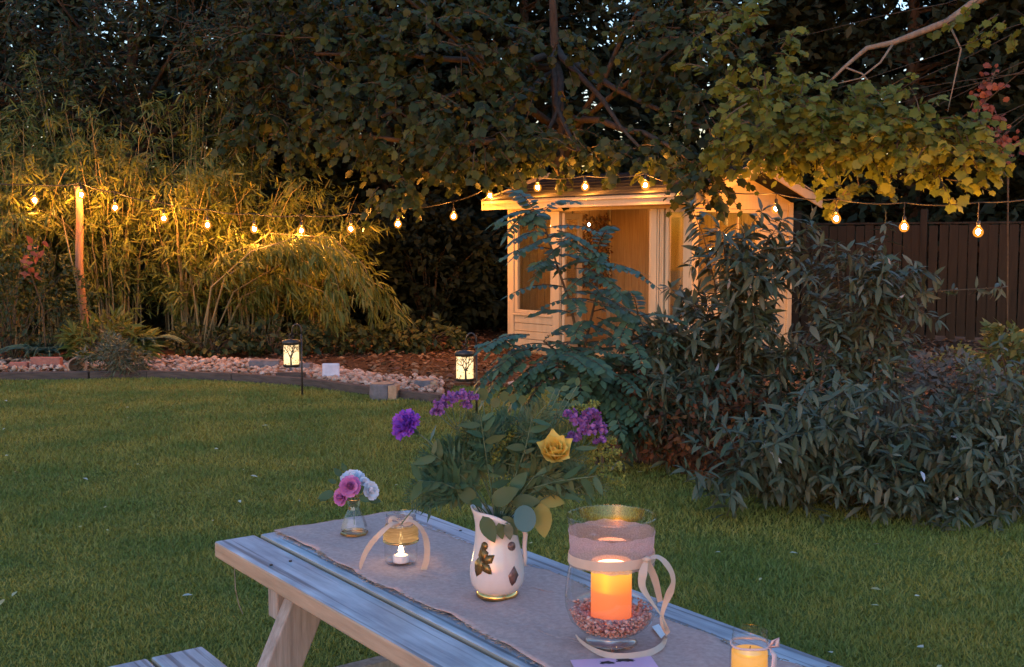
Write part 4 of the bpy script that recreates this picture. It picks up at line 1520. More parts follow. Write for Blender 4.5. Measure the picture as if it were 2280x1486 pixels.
p = P(95, 540, 13.7)
fern_clump('teal-green fern arching over the bricks', (p.x, p.y, .05), 22, .62, 'teal_fern')
p = P(315, 540, 14.0)
fern_clump('teal-green fern in front of the bamboo beside the pole', (p.x, p.y, .18), 15, .5, 'teal_fern')
p = P(225, 540, 13.8)
bush('shrub', 'thin straw-coloured grassy plant between the two ferns', 'plant', (p.x, p.y, 0), (.5, .3), .5, 'needle', 'bamboo', 900, .22)
# red leaf spray near the pole
p = P(70, 600, 13.7)
t = thing('red_leaf_spray', 'twig with reddish-brown leaves beside the wooden pole', 'plant', (p.x, p.y, 0))
lv = Leaves()
pts = [Vector((p.x + .15, p.y, 0)), Vector((p.x + .12, p.y, .7)), Vector((p.x + .02, p.y - .02, 1.05)), P(62, 590, 13.7), P(88, 520, 13.7)]
MB().tube(pts, [.01, .008, .006, .004, .003], 4, False).build('stem', 'twig', t, False, True)
for k in range(26):
    q = pts[2 + (k % 3 > 0)].lerp(pts[3 + (k % 3 > 0)], random.random()) + rvec(.05)
    lv.add(q, rvec() + Vector((-.3, 0, -.5)), Vector((0, -1, .5)) + rvec(.4), U(.08, .14))
lv.build('foliage', 'ovate', 'creeper', t)

# ------------------------------------------------------------------ right-hand shrubs: long grey-green leaves
def buddleia(label, base, n, targets, h, mat='buddleia', lsize=.165, pale=6, side=3):
    base = Vector(base)
    t = thing('buddleia_shrub', label, 'shrub', base, 0, 'long-leaved shrubs on the lawn edge')
    lv, pl = Leaves(), Leaves()
    st_ = MB()

    def shoot(pts, dens=1.0, r=.007):
        st_.tube(pts, [r * (1 - .75 * i / (len(pts) - 1)) for i in range(len(pts))], 5, False)
        n_ = len(pts) - 1
        L = sum((pts[i + 1] - pts[i]).length for i in range(n_))
        nn = max(3, int(L / .055 * dens))
        for j in range(nn + 1):
            tt = (.22 + .78 * j / nn) * n_
            i = min(int(tt), n_ - 1)
            q = pts[i].lerp(pts[i + 1], tt - i)
            tang = (pts[i + 1] - pts[i]).normalized()
            a0 = j * PI / 2 + U(-.4, .4)
            s1 = tang.cross(Vector((.2, .3, .9))).normalized()
            s2 = tang.cross(s1)
            for sg in (0, PI):
                o = s1 * math.cos(a0 + sg) + s2 * math.sin(a0 + sg)
                ld = o + tang * .35 + Vector((0, 0, -.38)) + rvec(.15)
                lv.add(q, ld, Vector((0, 0, 1)) + rvec(.35), lsize * U(.6, 1.2) * (1.05 - .35 * (j / nn)))
        tip = pts[-1]
        tang = (pts[-1] - pts[-2]).normalized()
        for q in range(5):
            lv.add(tip, tang * .5 + rvec(.6), Vector((0, -.3, 1)) + rvec(.3), lsize * U(.45, .8))

    for k in range(n):
        c, r = random.choices([x[:2] for x in targets], [x[2] for x in targets])[0]
        u = in_ball()
        tip = Vector(c) + Vector((u.x * r[0], u.y * r[1], u.z * r[2]))
        b = base + Vector((U(-.25, .25), U(-.15, .15), 0))
        mid = b.lerp(tip, .55)
        mid.z += .18 * h
        pts = [b, b.lerp(mid, .5) + Vector((0, 0, .08)), mid, mid.lerp(tip, .55) + Vector((0, 0, .05)), tip]
        pts = [q + rvec(.012) if i else q for i, q in enumerate(pts)]
        shoot(pts)
        for s in range(side):
            i = random.choice((1, 2, 3))
            q = pts[i].lerp(pts[i + 1] if i < 4 else pts[i], random.random())
            d = rvec().normalized() + Vector((0, -.25, .35))
            L = U(.18, .38)
            shoot([q, q + d * L * .5, q + d * L + Vector((0, 0, -.07))], 1.0, .004)
    for k in range(pale):
        q = Vector(random.choice(lv.p)) + Vector((0, -.05, .02))
        pl.add(q, rvec() + Vector((0, 0, -.6)), Vector((0, -1, .3)) + rvec(.3), lsize * U(.4, .7))
    st_.build('stems', 'twig', t, False, True)
    lv.build('foliage', 'budd', mat, t)
    if pale:
        for i in range(pale):
            L1 = Leaves()
            L1.add(pl.p[i], pl.d[i], pl.n[i], pl.s[i])
            L1.build('pale_leaf', 'budd', 'pale_leaf', t, None)
    return t


b1 = G(1640, 1040)
buddleia('tall long-leaved shrub in front of the summerhouse corner', (b1.x, b1.y, 0), 23,
         [(P(1600, 640, b1.y), (.42, .3, .28), 2), (P(1530, 760, b1.y - .1), (.35, .3, .25), 2), (P(1640, 510, b1.y), (.50, .3, .24), 3.0), (P(1720, 780, b1.y), (.25, .3, .3), 1.6), (P(1540, 900, b1.y - .3), (.25, .2, .2), 1)], 1.6, pale=5)
b2 = G(1930, 1040)
buddleia('tall loose shrub with arching leafy stems before the fence', (b2.x, b2.y, 0), 17,
         [(P(1870, 560, b2.y + .2), (.28, .3, .18), 2), (P(1960, 620, b2.y), (.3, .3, .15), 2), (P(1990, 730, b2.y - .1), (.25, .25, .2), 1.6), (P(1830, 720, b2.y), (.25, .3, .25), 1.5)], 1.5, lsize=.14, pale=4)
b3 = G(1830, 1130)
buddleia('low spreading shrub with dark drooping leaves over the lawn', (b3.x, b3.y + .15, 0), 36,
         [(P(1750, 990, b3.y - .2), (.3, .25, .16), 2), (P(1900, 960, b3.y), (.35, .3, .2), 2), (P(1650, 1080, b3.y - .3), (.22, .15, .12), 1.6), (P(1980, 1060, b3.y - .1), (.3, .25, .2), 1.6), (P(1790, 1080, b3.y - .2), (.3, .2, .1), 1.3)], .75, lsize=.14, pale=7, side=4)
b4 = G(1490, 1060)
buddleia('low shrub drooping beside the rust-coloured bush', (b4.x, b4.y + .5, 0), 22, [(P(1510, 900, b4.y), (.28, .2, .25), 2), (P(1480, 820, b4.y + .3), (.25, .2, .2), 1.3), (P(1440, 950, b4.y), (.12, .15, .12), 1)], .8, lsize=.15, pale=3)
b5 = G(2240, 1130)
buddleia('dark shrub with narrow leaves at the far end of the lawn edge', (b5.x, b5.y + .3, 0), 26, [(P(2240, 940, b5.y), (.25, .3, .3), 2), (P(2160, 1010, b5.y), (.3, .3, .25), 2), (P(2290, 1080, b5.y - .2), (.2, .2, .25), 1.6)], .8, lsize=.12, pale=2)
b6 = G(2080, 1150)
buddleia('low dark shrub drooping to the grass between the two wide shrubs', (b6.x, b6.y + .3, 0), 22, [(P(2060, 1080, b6.y), (.3, .2, .14), 2), (P(2150, 1110, b6.y), (.25, .2, .14), 2), (P(1960, 1120, b6.y - .1), (.2, .15, .08), 1)], .6, lsize=.13, pale=2, side=4)
# arching bare stem reaching right
t = thing('arching_stem', 'long bare arching stem with a few small leaves before the fence', 'plant', (b2.x + .1, b2.y, 0))
pts = [Vector((b2.x + .1, b2.y, 0)), P(1985, 800, b2.y), P(1990, 690, b2.y), P(2060, 650, b2.y - .05), P(2150, 645, b2.y - .1), P(2240, 640, b2.y - .1)]
MB().tube(pts, [.009, .008, .006, .005, .004, .002], 5, False).build('stem', 'twig', t, False, True)
lv = Leaves()
for k in range(46):
    tt = U(2.4, 5)
    i = min(int(tt), 4)
    q = pts[i].lerp(pts[i + 1], tt - i)
    lv.add(q, rvec(.5) + Vector((.2, 0, -.7 if k % 3 else .6)), Vector((0, -1, .4)) + rvec(.4), U(.04, .12))
lv.build('foliage', 'budd', 'buddleia', t)
for (px, py, d, r, h, lab, mt, n, sz) in [(1950, 900, 8.6, (.55, .4), .62, 'low grey twiggy shrub behind the long-leaved shrubs', 'grey_shrub', 1700, .07), (2120, 900, 8.9, (.5, .4), .58, 'grey-brown twiggy shrub in front of the red mulch', 'grey_shrub', 1500, .07),
                                          (2290, 860, 9.2, (.42, .4), .85, 'yellow-green leafy bush at the end of the fence', 'yellow_shrub', 1500, .085), (1700, 930, 8.0, (.5, .4), .7, 'dense dark undergrowth beneath the tall long-leaved shrub', 'hedge', 1500, .08),
                                          (2110, 800, 13.5, (.2, .2), .22, 'tiny pale plant on the mulch before the fence', 'yellow_shrub', 160, .08)]:
    p = P(px, py, d)
    bush('shrub', lab, 'shrub', (p.x, d, 0), r, h, 'simple', mt, n, sz)

# pinnate shrub
pin = G(1330, 1040)
PY = pin.y
t = thing('pinnate_shrub', 'blue-green shrub with feathery compound leaves before the summerhouse door', 'shrub', (pin.x, PY, 0))
lv, st_ = Leaves(), MB()


def compound(base, d, L, droop, n=9, ls=.075):
    d = d.normalized()
    pts = [base]
    for i in range(7):
        d = (d + Vector((0, 0, -droop / 7))).normalized()
        pts.append(pts[-1] + d * L / 7)
    st_.tube(pts, [.0045 - .0004 * i for i in range(8)], 4, False)
    for j in range(n):
        tt = (.16 + .8 * j / (n - 1)) * 7
        i = min(int(tt), 6)
        q = pts[i].lerp(pts[i + 1], tt - i)
        tang = (pts[i + 1] - pts[i]).normalized()
        sd = tang.cross(Vector((0, 0, 1)))
        if sd.length < .05:
            sd = Vector((1, 0, 0))
        sd.normalize()
        for sg in (-1, 1):
            lv.add(q, sd * sg + tang * .35 + Vector((0, 0, -.2)) + rvec(.09), Vector((0, -.65, .85)) + rvec(.22), ls * U(.85, 1.2) * (1 - .25 * abs(j / (n - 1) - .4)))
    lv.add(pts[-1], d, Vector((0, 0, 1)), ls)


stems = [[(1330, 1040), (1310, 860), (1270, 680), (1230, 560), (1205, 480)], [(1330, 1040), (1320, 900), (1300, 780), (1330, 650), (1330, 560)], [(1335, 1040), (1300, 900), (1260, 800), (1210, 760)], [(1340, 1040), (1360, 880), (1400, 780), (1420, 700)], [(1340, 1040), (1350, 920), (1330, 830)]]
for si, s in enumerate(stems):
    pts = [P(x, y, PY - .06 * si) for x, y in s]
    pts[0].z = 0
    st_.tube(pts, [.014, .012, .009, .007, .005][:len(pts)], 6, False)
    cnt = [16, 13, 13, 13, 12][si]
    for k in range(cnt):
        tt = (.42 + .58 * (k + .5) / cnt) * (len(pts) - 1)
        i = min(int(tt), len(pts) - 2)
        q = pts[i].lerp(pts[i + 1], tt - i)
        a = k * 2.4 + si
        compound(q, Vector((math.cos(a), math.sin(a) * .7 - .2, .35)), U(.28, .42), U(.7, 1.3))
    compound(pts[-1], Vector((U(-.5, .5), -.3, .6)), .3, 1.2)
for (x, y, dx, dz, L) in [(1200, 470, -1, .1, .32), (1210, 480, -.3, .5, .25), (1230, 520, 1, .1, .40), (1290, 600, 1, .15, .40), (1310, 660, 1, .05, .40), (1250, 540, -1, -.2, .35), (1180, 760, -1, .3, .34), (1190, 790, -1, -.1, .38), (1230, 800, .9, .1, .45),
                          (1260, 820, 1, -.2, .5), (1240, 810, -.6, -.3, .45), (1300, 840, .8, -.3, .5), (1330, 860, 1, -.1, .45), (1280, 800, .2, .2, .45), (1220, 780, .3, .3, .4), (1330, 880, .6, -.5, .45), (1260, 800, -1, -.05, .42), (1270, 830, .1, -.2, .45), (1340, 690, 1, -.1, .36)]:
    for rr in range(2 if y < 740 else 4):
        compound(P(x + U(-15, 15), y + U(-20, 20), PY - .2 + U(-.12, .12)), Vector((dx + U(-.2, .2), -.45 + U(-.4, .5), dz + U(-.15, .15))), L * U(.85, 1.1), U(.6, 1.2), 11, .088)
st_.build('stems', 'twig', t, False, True)
lv.build('foliage', 'leaflet', 'pinnate', t)

# ------------------------------------------------------------------ picnic table
TZ = 0.74
A = G(478, 1205, TZ)
D_ = G(935, 1137, TZ)
u = Vector((-1830, F, 0)).normalized()
u = Vector((u.x, u.y, 0)).normalized()
v = Vector((u.y, -u.x, 0))
TW = (D_ - A).dot(v)
if TW < 0:
    v, TW = -v, -TW
# local frame: origin at far-left top corner on the ground; +x towards the camera (-u), +y across the table (v)
trz = math.atan2(-u.y, -u.x)
table = thing('picnic_table', 'weathered grey wooden picnic table with attached bench', 'picnic table', (A.x, A.y, 0), trz)
TL = 1.75


def T(p):                              # world -> table local
    w = Vector(p) - Vector((A.x, A.y, 0))
    return Vector((w.dot(-u), w.dot(v), w.z))


def TWd(x, y, z):                      # table local -> world
    return Vector((A.x, A.y, 0)) - u * x + v * y + Vector((0, 0, z))


NB = 5
gap = .010
bw = (TW - gap * (NB - 1)) / NB
for k in range(NB):
    y0 = k * (bw + gap)
    o = MB().cbox((TL / 2 - .0 + U(-.006, .006), y0 + bw / 2, TZ - .021), (TL, bw, .042), .006).build('tabletop_board', 'grey_wood', table, False)
    o.location = (0, 0, U(-.0015, .0015))
# cross battens, legs, stretchers
for x in (.28, TL - .28):
    MB().cbox((x, TW / 2, TZ - .042 - .045), (.05, TW - .06, .088), .004).build('crossbeam', 'leg_wood', table)
    for sg in (-1, 1):
        top = Vector((x + .052, TW / 2 + sg * (TW / 2 - .11), TZ - .05))
        bot = Vector((x + .052, TW / 2 + sg * (TW / 2 + .22), 0.0))
        d = bot - top
        rot = d.to_track_quat('Z', 'X').to_matrix()
        MB().cbox((top + bot) / 2, (.092, .046, d.length), .004, rot @ Matrix.Rotation(0, 3, 'Z')).build('leg', 'leg_wood', table)
    MB().cbox((x - .001, TW / 2, .40), (.045, TW + .95, .09), .004).build('bench_bearer', 'leg_wood', table)
bs = T(G(335, 1470, .45))
for sg in (-1, 1):
    for k in range(2):
        yy = (bs.y - .07 + k * .145) if sg < 0 else (TW - bs.y + .07 - k * .145)
        MB().cbox((bs.x + TL / 2 - .0, yy, .45 - .02), (TL - bs.x, .135, .04), .006).build('seat_board', 'grey_wood', table)
MB().tube([T(P(522, 1258, T(A).x + A.y)), T(P(524, 1310, A.y - .05)), T(P(531, 1345, A.y - .05)), T(P(541, 1368, A.y - .05))], .0012, 4).build('loose_thread', 'fray', table)

screw = MB().lathe([(0, .0012), (.0032, .0012), (.0042, .0004), (.0042, -.002)], 8).mesh('screw', 'black_metal')
for x in (.28, TL - .28):
    for k in range(NB):
        for f in (.27, .73):
            o = obj('screw', screw, table)
            o.location = (x + U(-.006, .006), k * (bw + gap) + bw * f + U(-.004, .004), TZ + .0008)
# hessian runner
r0, r1 = T(G(605, 1185, TZ)).y, T(G(885, 1152, TZ)).y
RX0 = .012
nx, ny = 120, 26
RH = TZ + .004


def run_z(x, y):
    c1 = math.exp(-((x - .42 - .25 * y + .02 * math.sin(y * 20)) / .007) ** 2) + math.exp(-((x - .66 + .12 * y) / .008) ** 2) + math.exp(-((x - .98 - .1 * y - .015 * math.sin(y * 25)) / .007) ** 2) + .7 * math.exp(-((y - (r0 + r1) / 2 - .03 * math.sin(x * 5)) / .006) ** 2)
    return RH + .0024 * math.sin(x * 23 + 3 * math.sin(y * 17)) * math.sin(y * 21 + x * 5) + .0012 * math.sin(x * 61 + y * 40) + .0025 + .0028 * c1


m = MB()
vs, fs = [], []
for i in range(nx + 1):
    x = RX0 + (TL - .03 - RX0) * i / nx
    for j in range(ny + 1):
        wob0 = .006 * math.sin(x * 9) + .003 * math.sin(x * 31) + U(-.001, .001)
        wob1 = .007 * math.sin(x * 8 + 2) + .003 * math.sin(x * 27) + U(-.001, .001)
        y = r0 + wob0 + (r1 + wob1 - r0 - wob0) * j / ny
        vs.append((x, y, run_z(x, y)))
for i in range(nx):
    for j in range(ny):
        a = i * (ny + 1) + j
        fs.append((a, a + ny + 1, a + ny + 2, a + 1))
m.add(vs, fs)
rn = thing('table_runner', 'pinkish-brown hessian table runner with frayed edges on the picnic table', 'table runner', (A.x, A.y, 0), trz)
m.build('cloth', 'hessian', rn, True, solid=.0012)
m = MB()
for k in range(520):
    x = U(RX0, TL - .05)
    for (yb, sg) in ((r0, -1), (r1, 1)):
        if random.random() < .5:
            continue
        y = yb + (.006 * math.sin(x * 9) + .003 * math.sin(x * 31) if sg < 0 else .007 * math.sin(x * 8 + 2) + .003 * math.sin(x * 27))
        L = U(.004, .016)
        m.tube([(x, y - sg * .004, RH + .002), (x + U(-.006, .006), y + sg * L * .6, RH + .003), (x + U(-.012, .012), y + sg * L, RH + .0005)], .0007, 3, False)
m.build('frayed_threads', 'fray', rn)['kind'] = 'stuff'
m = MB()
for (yf, ph) in ((.33, 0.0), (.72, 1.0)):       # woven slubs and creases
    for k in range(5):
        x0 = U(.1, 1.0)
        pts = [(x0 + .05 * q, r0 + (r1 - r0) * (yf + .05 * math.sin(q * 1.1 + k + ph)), 0) for q in range(6)]
        m.tube([(a, b, run_z(a, b) + .0006) for a, b, _ in pts], .0009, 3, False)
m.build('pulled_threads', 'hessian', rn)['kind'] = 'stuff'
TOP = RH + .0045


# ------------------------------------------------------------------ petals
def petal(m, o, axis, rad, L, Wd, a0, a1, cup=.3, point=0.0, ruffle=0.0, nu=6, nv=4):
    axis = Vector(axis).normalized()
    rad = Vector(rad)
    rad = (rad - axis * rad.dot(axis)).normalized()
    side = axis.cross(rad)
    vs, fs = [], []
    p = Vector(o)
    ph = U(0, 6)
    for i in range(nu + 1):
        t = i / nu
        a = a0 + (a1 - a0) * t
        if i:
            p = p + (axis * math.cos(a) + rad * math.sin(a)) * (L / nu)
        nrm = rad * math.cos(a) - axis * math.sin(a)
        w = Wd * ((math.sin(PI * min(t * .62 + .12, 1))) if not point else (math.sin(PI * min(t * .85 + .08, .97)) * (1 - point * max(0, t - .5) * 1.8)))
        w = max(w, Wd * .03)
        for j in range(nv + 1):
            s = (j / nv - .5) * 2
            q = p + side * s * w * .5 - nrm * cup * w * .5 * (s * s)
            if ruffle:
                q += nrm * ruffle * t * math.sin(s * 9 + ph) + (axis * math.cos(a) + rad * math.sin(a)) * ruffle * t * U(-.8, .8)
            vs.append(q)
    for i in range(nu):
        for j in range(nv):
            k = i * (nv + 1) + j
            fs.append((k, k + 1, k + nv + 2, k + nv + 1))
    m.add(vs, fs)


def rose_head(m, o, axis, R, layers=((0.15, .1, 3), (.45, .35, 4), (.75, .7, 5), (1.0, 1.05, 6))):
    axis = Vector(axis).normalized()
    ref = axis.orthogonal().normalized()
    bi = axis.cross(ref)
    ph = U(0, 6)
    for (fr, op, n) in layers:
        for k in range(n):
            a = 2 * PI * k / n + ph
            rad = ref * math.cos(a) + bi * math.sin(a)
            petal(m, Vector(o) + rad * R * .08 * fr, axis, rad, R * (.95 + .25 * fr), R * (.7 + .55 * fr), op * .9 + .15, op * 1.0 + .35 * fr - (.5 if fr < .6 else 0), .35, 0, R * .03)
        ph += .7


def stem_tube(name, pts, r, parent, mat='green_stem'):
    return MB().tube(pts, r, 6, False).build(name, mat, parent, True, True)


# ------------------------------------------------------------------ bud vase with small roses
bv = G(789, 1190, TOP)
vase = thing('bud_vase', 'small faceted clear glass bud vase holding pink and white roses', 'vase', bv, .3)
prof = [(.0, .002), (.030, .002), (.035, .008), (.0345, .018), (.026, .045), (.0155, .066), (.0135, .074), (.018, .088), (.0215, .093)]
MB().lathe(prof, 8).build('glass_body', 'glass', vase)
MB().lathe([(.0212, .0915), (.0226, .0925), (.0226, .0945), (.0212, .0955)], 24).build('gold_rim', 'gold', vase, True)
MB().lathe([(.033, .0), (.0362, .002), (.0362, .007), (.0335, .009)], 8).build('gold_base_edge', 'gold', vase)
neck = bv + Vector((0, 0, .075))
dB = bv.y


def bloom(name, label, px, py, dd, R, mat, axis, neckp, group=None, head=rose_head, dB=dB):
    c = P(px, py, dB + dd)
    t = thing(name, label, 'flower', neckp, 0, group)
    m = MB()
    head(m, c - Vector(axis).normalized() * R * .5, axis, R)
    m.build('petals', mat, t, True, True)
    e = c - Vector(axis).normalized() * R * .55
    mid = neckp.lerp(e, .5) + Vector((0, 0, .006))
    stem_tube('stem', [neckp + Vector((0, 0, -.05)), neckp, mid, e], .0016, t)
    cal = MB()
    ax = Vector(axis).normalized()
    for k in range(5):
        a = k * 1.256
        rf = ax.orthogonal().normalized()
        petal(cal, e, ax, rf * math.cos(a) + ax.cross(rf) * math.sin(a), R * .7, R * .3, .7, 1.2, .2, .9, 0, 4, 2)
    cal.build('calyx', 'olive_leaf', t, True, True)
    return t


bloom('rose', 'larger mauve-pink rose in the bud vase', 779, 1083, -.028, .023, 'pink_rose', (-.05, -.9, .35), neck, 'roses in the bud vase')
bloom('rose', 'smaller mauve-pink rose drooping over the side of the bud vase', 757, 1107, -.018, .019, 'pink_rose', (-.55, -.75, .15), neck, 'roses in the bud vase')
bloom('rose', 'large white rose at the top of the bud vase posy', 785, 1062, .012, .026, 'white_petal', (0, -.35, .95), neck, 'roses in the bud vase')
bloom('rose', 'white rose leaning out beside the pink ones in the bud vase', 827, 1092, -.005, .021, 'white_petal', (.6, -.5, .3), neck, 'roses in the bud vase')
bloom('rose', 'small white rosebud between the white roses in the bud vase', 811, 1072, .0, .013, 'white_petal', (.3, -.5, .7), neck, 'roses in the bud vase')
sp_ = thing('leaf_sprig', 'green leaf sprig tucked among the bud vase roses', 'foliage', neck)
lv = Leaves()
for (x, y, dx, dz, s, dd) in [(745, 1098, -1, -.25, .045, 0), (735, 1104, -.9, -.4, .03, 0), (760, 1060, -.5, .6, .03, .01), (750, 1075, -.8, .3, .025, .01), (800, 1105, .6, -.3, .03, -.02), (820, 1112, .9, -.1, .035, .01), (800, 1098, .2, .3, .028, -.02), (770, 1050, -.3, .8, .026, .02)]:
    lv.add(P(x, y, dB + dd), (dx, -.2, dz), (0, -.8, .6), s)
lv.build('leaves', 'leafhi', 'fern', sp_, None)
stem_tube('stem', [neck, neck + Vector((-.012, 0, .02)), P(745, 1098, dB)], .001, sp_)
stem_tube('stem', [neck, neck + Vector((.008, 0, .02)), P(818, 1110, dB)], .001, sp_)

# ------------------------------------------------------------------ jam jar with tealight
jb = G(893, 1256, TOP)
jar = thing('jam_jar', 'clear glass jam jar wrapped in twine with a cream ribbon bow', 'jar', jb, 0)
JR = .0385
MB().lathe([(0, .004), (.033, .003), (JR - .001, .009), (JR, .02), (JR, .082), (.036, .092), (.0325, .099), (.0325, .117), (.0345, .119), (.0345, .122)], 32).build('glass_body', 'glass', jar, True)
MB().lathe([(JR + .0008, .058), (JR + .003, .060), (JR + .002, .067), (JR + .0033, .071), (JR + .002, .076), (JR + .003, .081), (.0375, .090), (.0362, .0935)], 32).build('twine_band', 'twine', jar, True)
MB().lathe([(JR + .0015, .054), (JR + .0035, .0555), (JR + .0035, .0575), (JR + .0012, .059)], 32).build('gold_cord', 'gold', jar, True)
m = MB()
for k in range(4):
    z = .100 + .005 * k
    m.tube([((.0335 + .001 * (k % 2)) * math.cos(a), (.0335 + .001 * (k % 2)) * math.sin(a), z + .0025 * math.sin(a * 2 + k)) for a in np.linspace(0, 2 * PI, 25)], .0019, 5)
m.build('rim_twine', 'lace', jar, True)
# ribbon tails, one arching each way
cdir = Vector((-jb.x, -jb.y, 0)).normalized()
rt = Vector((-cdir.y, cdir.x, 0))
if rt.x < 0:
    rt = -rt
kn = cdir * .034 + Vector((0, 0, .106))


def jp(px, py, dd):
    return P(px, py, jb.y + dd) - jb


m = MB()
pts = [kn, jp(872, 1168, -.05), jp(845, 1190, -.06), jp(820, 1220, -.06), jp(806, 1250, -.055), jp(802, 1268, -.05)]
m.ribbon(pts, [.005, .009, .012, .013, .010, .003], [Vector((0, -.6, .8)), Vector((.1, -.6, .8)), Vector((.3, -.8, .5)), Vector((.2, -.9, .3)), Vector((.1, -1, .2)), Vector((0, -1, .1))])
m.build('ribbon_tail', 'ribbon', jar, False, solid=.0004)
m = MB()
pts = [kn, jp(915, 1160, -.045), jp(938, 1178, -.05), jp(950, 1210, -.05), jp(950, 1245, -.05), jp(942, 1272, -.045)]
m.ribbon(pts, [.005, .008, .011, .014, .014, .013], [Vector((.5, -.7, .5)), Vector((.4, -.7, .6)), Vector((.6, -.7, .2)), Vector((.3, -.9, 0)), Vector((.1, -1, 0)), Vector((0, -1, 0))])
m.build('ribbon_tail', 'ribbon', jar, False, solid=.0004)
m = MB()
m.tube([kn - rt * .006, kn + Vector((0, 0, .002)), kn + rt * .006], [.003, .0055, .003], 8)
m.build('ribbon_knot', 'ribbon', jar, True)
for sg in (-1, 1):
    m = MB()
    m.ribbon([kn, kn + rt * sg * .010 + Vector((0, 0, .010)), kn + rt * sg * .021 + Vector((0, 0, .012)), kn + rt * sg * .024 + Vector((0, 0, .003)), kn + rt * sg * .012 + cdir * .003 + Vector((0, 0, -.003)), kn], [.004, .008, .010, .010, .008, .004], [Vector((.2, -.8, .6)), Vector((.2, -.8, .6)), Vector((.1, -.7, .7)), Vector((0, -.8, .4)), Vector((0, -.8, .5)), Vector((0, -.8, .5))])
    m.build('bow_loop', 'ribbon', jar, False, solid=.0004)
tl = thing('tealight', 'white battery tealight with a lit flame inside the twine-wrapped jam jar', 'candle', jb + Vector((0, 0, .0052)))
MB().lathe([(0, 0), (.0185, 0), (.019, .002), (.019, .014), (.017, .0165), (.006, .018), (0, .018)], 24).build('cup', 'tealight', tl, True)
MB().lathe([(0.004, .0175), (.0062, .023), (.0058, .030), (.003, .038), (.0006, .044), (0, .045)], 14).build('flame', 'flame', tl, True)

# ------------------------------------------------------------------ white porcelain vase
vb = G(1107, 1326, TOP)
wv = thing('porcelain_vase', 'white porcelain vase with gilt leaves, gilt foot and a cut slanted rim', 'vase', vb)
vprof = [(.0, .012), (.040, .012), (.049, .020), (.0555, .034), (.0575, .052), (.0560, .070), (.0515, .092), (.0465, .114), (.0430, .134), (.0425, .150), (.0455, .166), (.0500, .178)]
ca = math.atan2(-vb.y, -vb.x)          # angle towards the camera
la_ = ca - PI / 2 if math.cos(ca - PI / 2) < 0 else ca + PI / 2   # angle towards picture left


def rimfn(a, r, z):
    k = max(0, (z - .10) / .078)
    c = math.cos(a - la_)
    return z + k * k * (.020 * c + .004 * math.sin(3 * a)), r * (1 + .10 * k * max(0, c) + .02 * k * math.sin(4 * a))


body = MB().lathe(vprof, 48, fn=rimfn).build('body', 'porcelain', wv, True, solid=.003)
MB().lathe([(0, .0), (.043, 0), (.0455, .004), (.0445, .010), (.041, .0135)], 40).build('gilt_foot', 'gold', wv, True)


def vr(z):
    for (ra, za), (rb, zb) in zip(vprof[1:], vprof[2:]):
        if za <= z <= zb:
            return ra + (rb - ra) * (z - za) / (zb - za)
    return vprof[-1][0]


def on_vase(a, z, off=.0022):
    z2, r2 = rimfn(a, vr(z), z)
    return Vector(((r2 + off) * math.cos(a), (r2 + off) * math.sin(a), z2))


def motif(shape, da, z0, s, rot, mat, name):
    m = MB()
    cx = [p for p in shape]
    c, sn = math.cos(rot), math.sin(rot)
    pts = [(s * (x * c - y * sn), s * (x * sn + y * c)) for x, y in cx]
    a_c = ca + da
    r = vr(z0)
    sgn = 1 if math.cos(la_ - (ca + .01)) < math.cos(la_ - ca) else -1
    N = len(pts)
    vs = [on_vase(a_c, z0, .0028)] + [on_vase(a_c + sgn * x / r, min(max(z0 + y, .02), .17)) for x, y in pts]
    m.add(vs, [(0, 1 + k, 1 + (k + 1) % N) for k in range(N)])
    m.build(name, mat, wv, True, solid=.0008)


LEAFS = [(0, -1), (.35, -.6), (.5, -.1), (.62, .1), (.42, .35), (.2, .7), (0, 1), (-.2, .75), (-.42, .4), (-.6, .05), (-.5, -.2), (-.3, -.65)]
FRUIT = [(.8 * math.cos(k * PI / 6), .8 * math.sin(k * PI / 6)) for k in range(12)]
sL = 1 if math.cos(la_ - (ca + .3)) > math.cos(la_ - (ca - .3)) else -1   # sign of angle towards picture left
motif(LEAFS, sL * .60, .100, .021, .3, 'bronze', 'gilt_leaf')
motif(LEAFS, sL * .72, .078, .025, -.2, 'bronze', 'gilt_leaf')
motif(LEAFS, sL * .34, .092, .016, -.9, 'bronze', 'gilt_leaf')
motif(LEAFS, sL * .40, .074, .016, .8, 'bronze', 'gilt_leaf')
motif(FRUIT, sL * .58, .118, .010, 0, 'bronze', 'gilt_fruit')
motif(LEAFS, -sL * .62, .056, .021, -.15, 'dull_bronze', 'gilt_leaf')
motif(FRUIT, -sL * .70, .118, .013, 0, 'dull_bronze', 'gilt_fruit')
rdir = Vector((-math.cos(la_), -math.sin(la_), 0))
MB().tube([rdir * .043 + Vector((0, 0, .152)), rdir * .056 + Vector((0, 0, .146)), rdir * .060 + Vector((0, 0, .132)), rdir * .058 + Vector((0, 0, .105)), rdir * .060 + Vector((0, 0, .08)), rdir * .056 + Vector((0, 0, .065))], [.006, .006, .0055, .005, .005, .006], 8).build('handle', 'porcelain', wv, True)

VN = vb + Vector((0, 0, .155))
dV = vb.y


def vpt(x, y, dd=0.0):
    return P(x, y, dV + dd)


def vstem(t, tip, r=.0018, mat='green_stem', bend=.012):
    a = VN + Vector((U(-.012, .012), U(-.012, .012), 0))
    stem_tube('stem', [a + Vector((0, 0, -.09)), a, a.lerp(tip, .4) + Vector((0, 0, bend)), a.lerp(tip, .75) + Vector((0, 0, bend * .7)), tip], r, t, mat)


